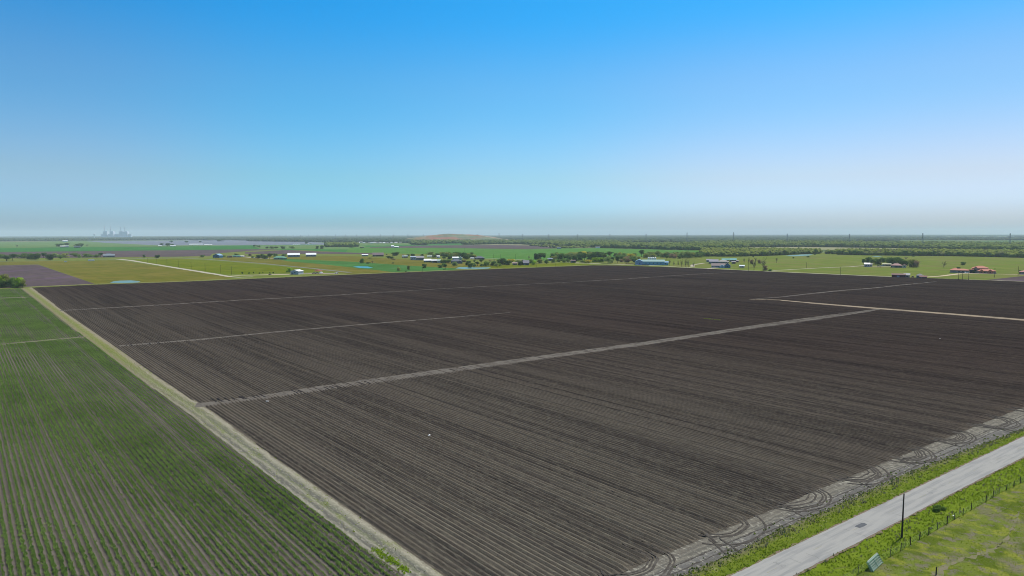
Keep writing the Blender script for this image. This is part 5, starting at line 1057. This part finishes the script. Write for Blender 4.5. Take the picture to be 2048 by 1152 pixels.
o, s = house(2041, 2062, 541, 549.4, 'red-roofed house with dark open porch cut by the right picture edge', BK, ('pinkish_red_tile', (0.34, 0.13, 0.11)), 'hip', wins=1, depth=11, rf=0.55)

# ------------------------------------------------------------------ vehicles
M_tyre = plain('tyre_rubber', (0.02, 0.02, 0.02), 0.9)
def vehicle(x, y, L, label, c, cat='car', yaw=0, van=False, z=0.15, group=None):
    p = gz(x, y); o = empty({'car': 'parked_car', 'truck': 'pickup_truck', 'van': 'parked_van', 'trailer': 'trailer'}[cat], (p.x, p.y, z), -math.atan2(p.x, p.y) + R(yaw)); tag(o, label, cat, group)
    W = 1.9 if cat != 'trailer' else 2.4; H = 0.75; b = MB(); n = 9
    if cat == 'trailer':
        b.box((0, 0, 1.75), (L, W, 2.3)); b.box((L / 2 + 0.5, 0, 0.55), (1.4, 0.3, 0.15)); b.box((0, 0, 2.95), (L * 0.96, W * 0.9, 0.1)); b.build('body', pm(*c), o)
    else:
        prof = [(-L / 2, .35), (-L / 2, .85), (-L / 2 + .15, 1.0), (L / 2 - .9, 1.0), (L / 2 - .1, .85), (L / 2, .6), (L / 2, .35)]
        vs = [(a, s * W / 2, zz) for s in (-1, 1) for a, zz in prof]; q = len(prof)
        b.add(vs, [tuple(range(q)), tuple(range(2 * q - 1, q - 1, -1))] + [(i, q + i, q + (i + 1) % q, (i + 1) % q) for i in range(q)]); b.build('body', pm(*c), o)
        c0, c1 = (-L * 0.38, L * 0.2) if cat != 'truck' else (-L * 0.08, L * 0.2)
        if van: c0, c1 = -L * 0.47, L * 0.30
        t = 1.55 if not van else 2.1
        cab = MB(); cab.add([(c0, -W / 2 + .05, 1.0), (c1 + .5, -W / 2 + .05, 1.0), (c1 + .5, W / 2 - .05, 1.0), (c0, W / 2 - .05, 1.0), (c0 + .3, -W / 2 + .2, t), (c1, -W / 2 + .2, t), (c1, W / 2 - .2, t), (c0 + .3, W / 2 - .2, t)],
            [(3, 2, 1, 0), (4, 5, 6, 7), (0, 1, 5, 4), (1, 2, 6, 5), (2, 3, 7, 6), (3, 0, 4, 7)]); cab.build('cabin', pm(*c), o)
        gl = MB(); gl.box(((c0 + c1) / 2 + .15, -W / 2 + .1, 1.28), ((c1 - c0) * .8, 0.06, .34)); gl.build('window', M_glass, o); gl = MB(); gl.box(((c0 + c1) / 2 + .15, W / 2 - .1, 1.28), ((c1 - c0) * .8, 0.06, .34)); gl.build('window', M_glass, o)
    for sx in (-1, 1):
        for sy in (-1, 1):
            w_ = MB(); w_.tube((sx * L * 0.31, sy * (W / 2 - .22), .34), (sx * L * 0.31, sy * (W / 2 + .02), .34), .34, .34, 12); w_.build('wheel', M_tyre, o)
    return o
CWh = ('car_white', (0.82, 0.82, 0.82), 0.35); CBk = ('car_dark', (0.03, 0.035, 0.06), 0.3)
vehicle(131.5, 524.6, 5.2, 'white van parked on the grass below the country road', CWh, 'van', van=True)
vehicle(182.5, 522.2, 10.5, 'long white trailer parked beside the country road', CWh, 'trailer')
vehicle(508.5, 516.6, 5, 'white pickup truck on the farm drive left of the green-roofed house', CWh, 'truck', 30)
vehicle(533, 518.4, 4.6, 'pinkish-silver car parked by the dark tree near the green-roofed house', ('car_pink', (0.5, 0.38, 0.33), 0.4))
vehicle(628, 547.6, 4.6, 'dark blue car parked right of the metal shed, left one', CBk, 'car', 0, group='cars by the dirt mound'); vehicle(634, 547.4, 4.8, 'dark blue car parked right of the metal shed, right one', CBk, 'car', 8, group='cars by the dirt mound')
vehicle(642.3, 547.2, 4.8, 'white van parked right of the two dark cars', CWh, 'van', 50, van=True); vehicle(673, 547.4, 4.8, 'white pickup truck at the right end of the pinkish gravel', CWh, 'truck', 20)
vehicle(540, 550, 3.8, 'small dark utility vehicle on the tan drive', ('car_black', (0.025, 0.022, 0.02), 0.5), 'truck', 60)
vehicle(1274, 530.4, 5.4, 'white pickup truck parked before the blue building', CWh, 'truck', 35); vehicle(1279.5, 530.2, 4.8, 'dark red car parked right of the white truck at the blue building', ('car_red', (0.09, 0.02, 0.02), 0.4), 'car', 20)
vehicle(1934, 546.8, 5, 'silver-white car parked before the mansion garage', CWh, 'car', 25, z=0.2)
vehicle(1757, 533, 4.6, 'dark car parked in the yard left of the grey tree', CBk, 'car'); vehicle(1764, 532.4, 4.6, 'pale silver car parked in the yard behind the grey tree', ('car_silver', (0.5, 0.5, 0.55), 0.35), 'car', 15)
vehicle(1987.5, 547.2, 6.2, 'dark flat stock trailer on the mansion drive beside the pole', ('trailer_dark', (0.03, 0.02, 0.03), 0.6), 'truck', 0)
vehicle(1825.5, 555, 4.2, 'small dark car between the two roadside cottages', ('car_brown', (0.06, 0.03, 0.03), 0.5), 'car', 80)
# red dirt mound
p = gz(636, 542.4); V = []; n1, n2 = 28, 8
for i in range(n2 + 1):
    for j in range(n1):
        a = 2 * math.pi * j / n1; r = 1 - i / n2; V.append((6.2 * r * math.cos(a) * (1 + .12 * math.sin(3 * a)), 4 * r * math.sin(a), 2.3 * (1 - r * r) * (1 + 0.08 * math.sin(5 * a + i))))
F = [(i * n1 + j, i * n1 + (j + 1) % n1, (i + 1) * n1 + (j + 1) % n1, (i + 1) * n1 + j) for i in range(n2) for j in range(n1)]
o = link('dirt_mound', npmesh('dirt_mound', V, F), mat('red_dirt', (0.30, 0.12, 0.08), [(0.8, 4, 0.4, 0.7, 0.5, (0.2, 0.09, 0.06))], bump=(2, 4, .8, .2))); o.location = (p.x, p.y, 0); tag(o, 'heap of brick-red earth behind the parked dark blue cars', 'dirt mound')

# ------------------------------------------------------------------ poles
def pole(x, top, base, label, group=None, arm=True, thick=0.16):
    s = mpp(x, base); p = gz(x, base); h = (base - top) * s * 1.01; o = empty('utility_pole', p, -math.atan2(p.x, p.y) + 0.9); tag(o, label, 'utility pole', group)
    m = MB(); m.tube((0, 0, -0.3), (0, 0, h), thick, thick * 0.68, 8); m.build('pole', M_wood, o)
    if arm:
        m = MB(); m.box((0, 0.16, h - 0.5), (2.2, 0.11, 0.13)); m.build('crossarm', M_wood, o)
        for d in (-1, 0, 1): m = MB(); m.tube((d, 0.16, h - 0.43), (d, 0.16, h - 0.2), 0.05, 0.04, 6); m.build('insulator', pm('porcelain', (0.35, 0.33, 0.3), 0.3), o)
    return o
for i, (x, t, b) in enumerate([(295.5, 516, 525), (313.7, 516.8, 527.8), (334, 518.6, 529.6), (357, 520.6, 534), (382.5, 524, 537.4), (410.4, 527, 542), (441.7, 530, 546.4), (463.2, 533, 549.4)]):
    pole(x, t, b, f'{ordw(i)} wooden utility pole from the left along the pale driveway', 'poles along the pale driveway')
for i, (x, t, b) in enumerate([(987, 508.4, 516.4), (1000.7, 508.2, 517), (1031, 508.2, 519), (929, 497, 505)]):
    pole(x, t, b, ['thin wooden pole before the green crop, left of two beside the slate-roofed barn', 'thin wooden pole before the green crop, right of two beside the slate-roofed barn', 'thin wooden pole standing above the two houses', 'thin wooden pole in the green crop behind the grove'][i], 'poles by the green crop')
for i, (x, t, b) in enumerate([(845, 533.5, 543.4), (1073.4, 524, 534.6), (1111.5, 526, 533.4), (994.5, 528, 537), (1144, 525, 532)]):
    pole(x, t, b, f'{ordw(i)} thin pole from the left on the grass behind the ploughed field', 'poles behind the field', arm=False, thick=0.13)
for x, t, b, l in [(1496.7, 521.4, 544, 'tall pole left of the big bare tree by the far field road'), (1612.7, 525, 536.4, 'thin pole alone beside the thin drive in the right pasture'), (1680.5, 534.4, 551, 'wooden pole right at the far field road below the thin drive'),
                   (1916.8, 545, 560, 'leftmost of three dark poles before the mansion'), (1924.7, 546, 560, 'middle one of three dark poles before the mansion'), (1937, 545, 560.4, 'rightmost of three dark poles before the mansion'), (1989, 536, 555, 'dark pole right of the mansion beside the trailer'), (2036, 533, 551.6, 'dark pole near the right picture edge by the red-roofed house')]:
    pole(x, t, b, l, 'poles along the far field road', thick=0.20)
# the bare pole by the road
p = g(1803.5, 1077); o = tag(empty('utility_pole', (p[0], p[1], 0.1)), 'bare dark wooden pole without wires standing in the road verge', 'utility pole')
m = MB(); hs_ = [-0.3, 0.5, 2, 4, 6, 7.45]; rs_ = [0.15, 0.145, 0.135, 0.12, 0.105, 0.095]; ox = [0, 0, .01, .02, .03, .05]
for i in range(5): m.tube((ox[i], 0, hs_[i]), (ox[i + 1], 0, hs_[i + 1]), rs_[i], rs_[i + 1], 12)
m.build('pole', M_wood, o); m = MB(); m.tube((0.05, 0, 7.44), (0.07, 0, 7.72), 0.025, 0.02, 8); m.tube((0.07, 0, 7.66), (0.07, 0, 7.80), 0.06, 0.045, 10); m.build('insulator', pm('porcelain', (0.35, 0.33, 0.3), 0.3), o)
m = MB(); m.tube((0.02, 0, 6.25), (-0.20, 0.02, 6.28), 0.02, 0.02, 6); m.tube((-0.20, 0.02, 6.2), (-0.20, 0.02, 6.4), 0.035, 0.03, 8); m.build('bracket', M_steel, o)

# ------------------------------------------------------------------ field fence in front
p0_ = g(*fn[0]); fo = tag(empty('wire_fence', (p0_[0], p0_[1], 0.08)), 'post and wire fence between road verge and pasture', 'fence'); tops = []
pts = [g(*q) for q in fn]; dv = (pts[0] - pts[1]); pts = [pts[0] + dv * 1.0] + pts + [pts[-1] + (pts[-1] - pts[-2]) * (i + 1) for i in range(14)]
for i, q in enumerate(pts):
    x, y = q - p0_; lx, ly = random.gauss(0, 0.05), random.gauss(0, 0.05); h = random.uniform(1.15, 1.4); m = MB(); r = random.choice((0.055, 0.065, 0.085))
    m.tube((x, y, -0.2), (x + lx, y + ly, h), r, r * 0.9, 7); m.build('post', M_wood if r > 0.06 else M_greywood, fo); tops.append((x, y, lx, ly, h))
for z in (0.3, 0.55, 0.8, 1.05):
    m = MB()
    for a, b in zip(tops[:-1], tops[1:]):
        pa_ = Vector((a[0] + a[2] * z, a[1] + a[3] * z, z)); pb_ = Vector((b[0] + b[2] * z, b[1] + b[3] * z, z)); md = (pa_ + pb_) / 2 - Vector((0, 0, 0.02)); m.tube(pa_, md, 0.006, 0.006, 4); m.tube(md, pb_, 0.006, 0.006, 4)
    m.build('wire', M_steel, fo)
q = g(1872, 1151); m = MB(); m.tube((0, 0, -0.2), (0.04, 0.02, 1.2), 0.09, 0.08, 8); o = m.build('fence_post', M_wood, None); o.location = (q[0], q[1], 0.08); tag(o, 'single short wooden post standing in the pasture at the bottom edge', 'post')
# stacked corral panels leaning on the fence
M_gp = plain('green_pipe_paint', (0.15, 0.29, 0.19), 0.5); M_wp = plain('white_pipe_paint', (0.36, 0.36, 0.31), 0.5)
A_ = g(1744, 1145); B_ = g(1766, 1124.5); dgn = (B_ - A_); Lp = float(np.linalg.norm(dgn)); dgn /= Lp; Lp *= 0.9; nn = np.array((-dgn[1], dgn[0]))
for k in range(4):
    off = -k * 0.16; sh_ = [0, 0.12, -0.2, 0.25, -0.35, 0.1][k]; base_ = A_ + nn * (off - 0.3) * -1 * 0.0 + nn * (k * 0.11 - 0.2); lean = 0.62 - k * 0.03; H_ = 1.35
    o = empty('corral_panel', (base_[0] + dgn[0] * sh_, base_[1] + dgn[1] * sh_, 0.13), math.atan2(dgn[1], dgn[0]))
    tag(o, ['green pipe corral panel lying front of the leaning stack', 'white pipe corral panel second from the front of the leaning stack', 'green pipe corral panel third from the front of the leaning stack', 'white pipe corral panel third from the back of the leaning stack', 'green pipe corral panel second from the back of the leaning stack', 'green pipe corral panel at the back of the leaning stack'][k], 'corral panel', 'stacked corral panels')
    def W3(u, v): return (u, v * math.sin(lean), v * math.cos(lean))
    mm = M_gp if k in (0, 2, 4, 5) else M_wp; f = MB(); r_ = MB()
    for u in (0.03, Lp - 0.03): f.tube(W3(u, 0), W3(u, H_), 0.045, 0.045, 7)
    f.tube(W3(0.03, H_), W3(Lp - .03, H_), 0.045, 0.045, 7); f.tube(W3(0.03, 0.12), W3(Lp - .03, 0.12), 0.045, 0.045, 7); f.build('frame', mm, o)
    for v in (0.42, 0.72, 1.03): r_.tube(W3(0.03, v), W3(Lp - .03, v), 0.035, 0.035, 7)
    r_.tube(W3(Lp / 2, 0.12), W3(Lp / 2, H_), 0.04, 0.04, 6); r_.build('rail', mm if k != 3 else M_gp, o)
# litter
def sack(x, y, s, label, z=0.3, c=(0.75, 0.75, 0.72)):
    p = g(x, y, z); V, F = subdiv(IV, IF); V = V * np.array((s, s * 0.55, s * 0.3)) * rng.uniform(0.7, 1.25, (len(V), 1)); V[:, 2] += s * 0.2
    o = link('plastic_sack', npmesh('plastic_sack', V, F), pm('sack_plastic', c, 0.4)); o.location = (p[0], p[1], z); o.rotation_euler.z = random.random() * 3; tag(o, label, 'sack')
sack(858.5, 871, 0.42, 'crumpled white sack lying among the dark furrows'); sack(535, 803, 0.5, 'flattened white plastic sheet on the bare lane between the fields', 0.31, (0.5, 0.56, 0.6)); sack(1880, 677, 0.3, 'tiny white scrap lying in the dark right part of the field', 0.27); sack(1907, 1032, 0.26, 'little white bag caught at the foot of a fence post', 0.12)

# ------------------------------------------------------------------ haze
HZ = MB(); HZ.box((0, 15800, 116), (70000, 33000, 234)); hm = bpy.data.materials.new('haze_air'); hm.use_nodes = True; n_ = hm.node_tree.nodes; n_.clear()
ho = n_.new('ShaderNodeOutputMaterial'); pv = n_.new('ShaderNodeVolumePrincipled'); pv.inputs['Color'].default_value = (0.82, 0.96, 1.0, 1); pv.inputs['Density'].default_value = 0.000055
hm.node_tree.links.new(pv.outputs[0], ho.inputs['Volume']); tag(HZ.build('haze', hm), kind='stuff')
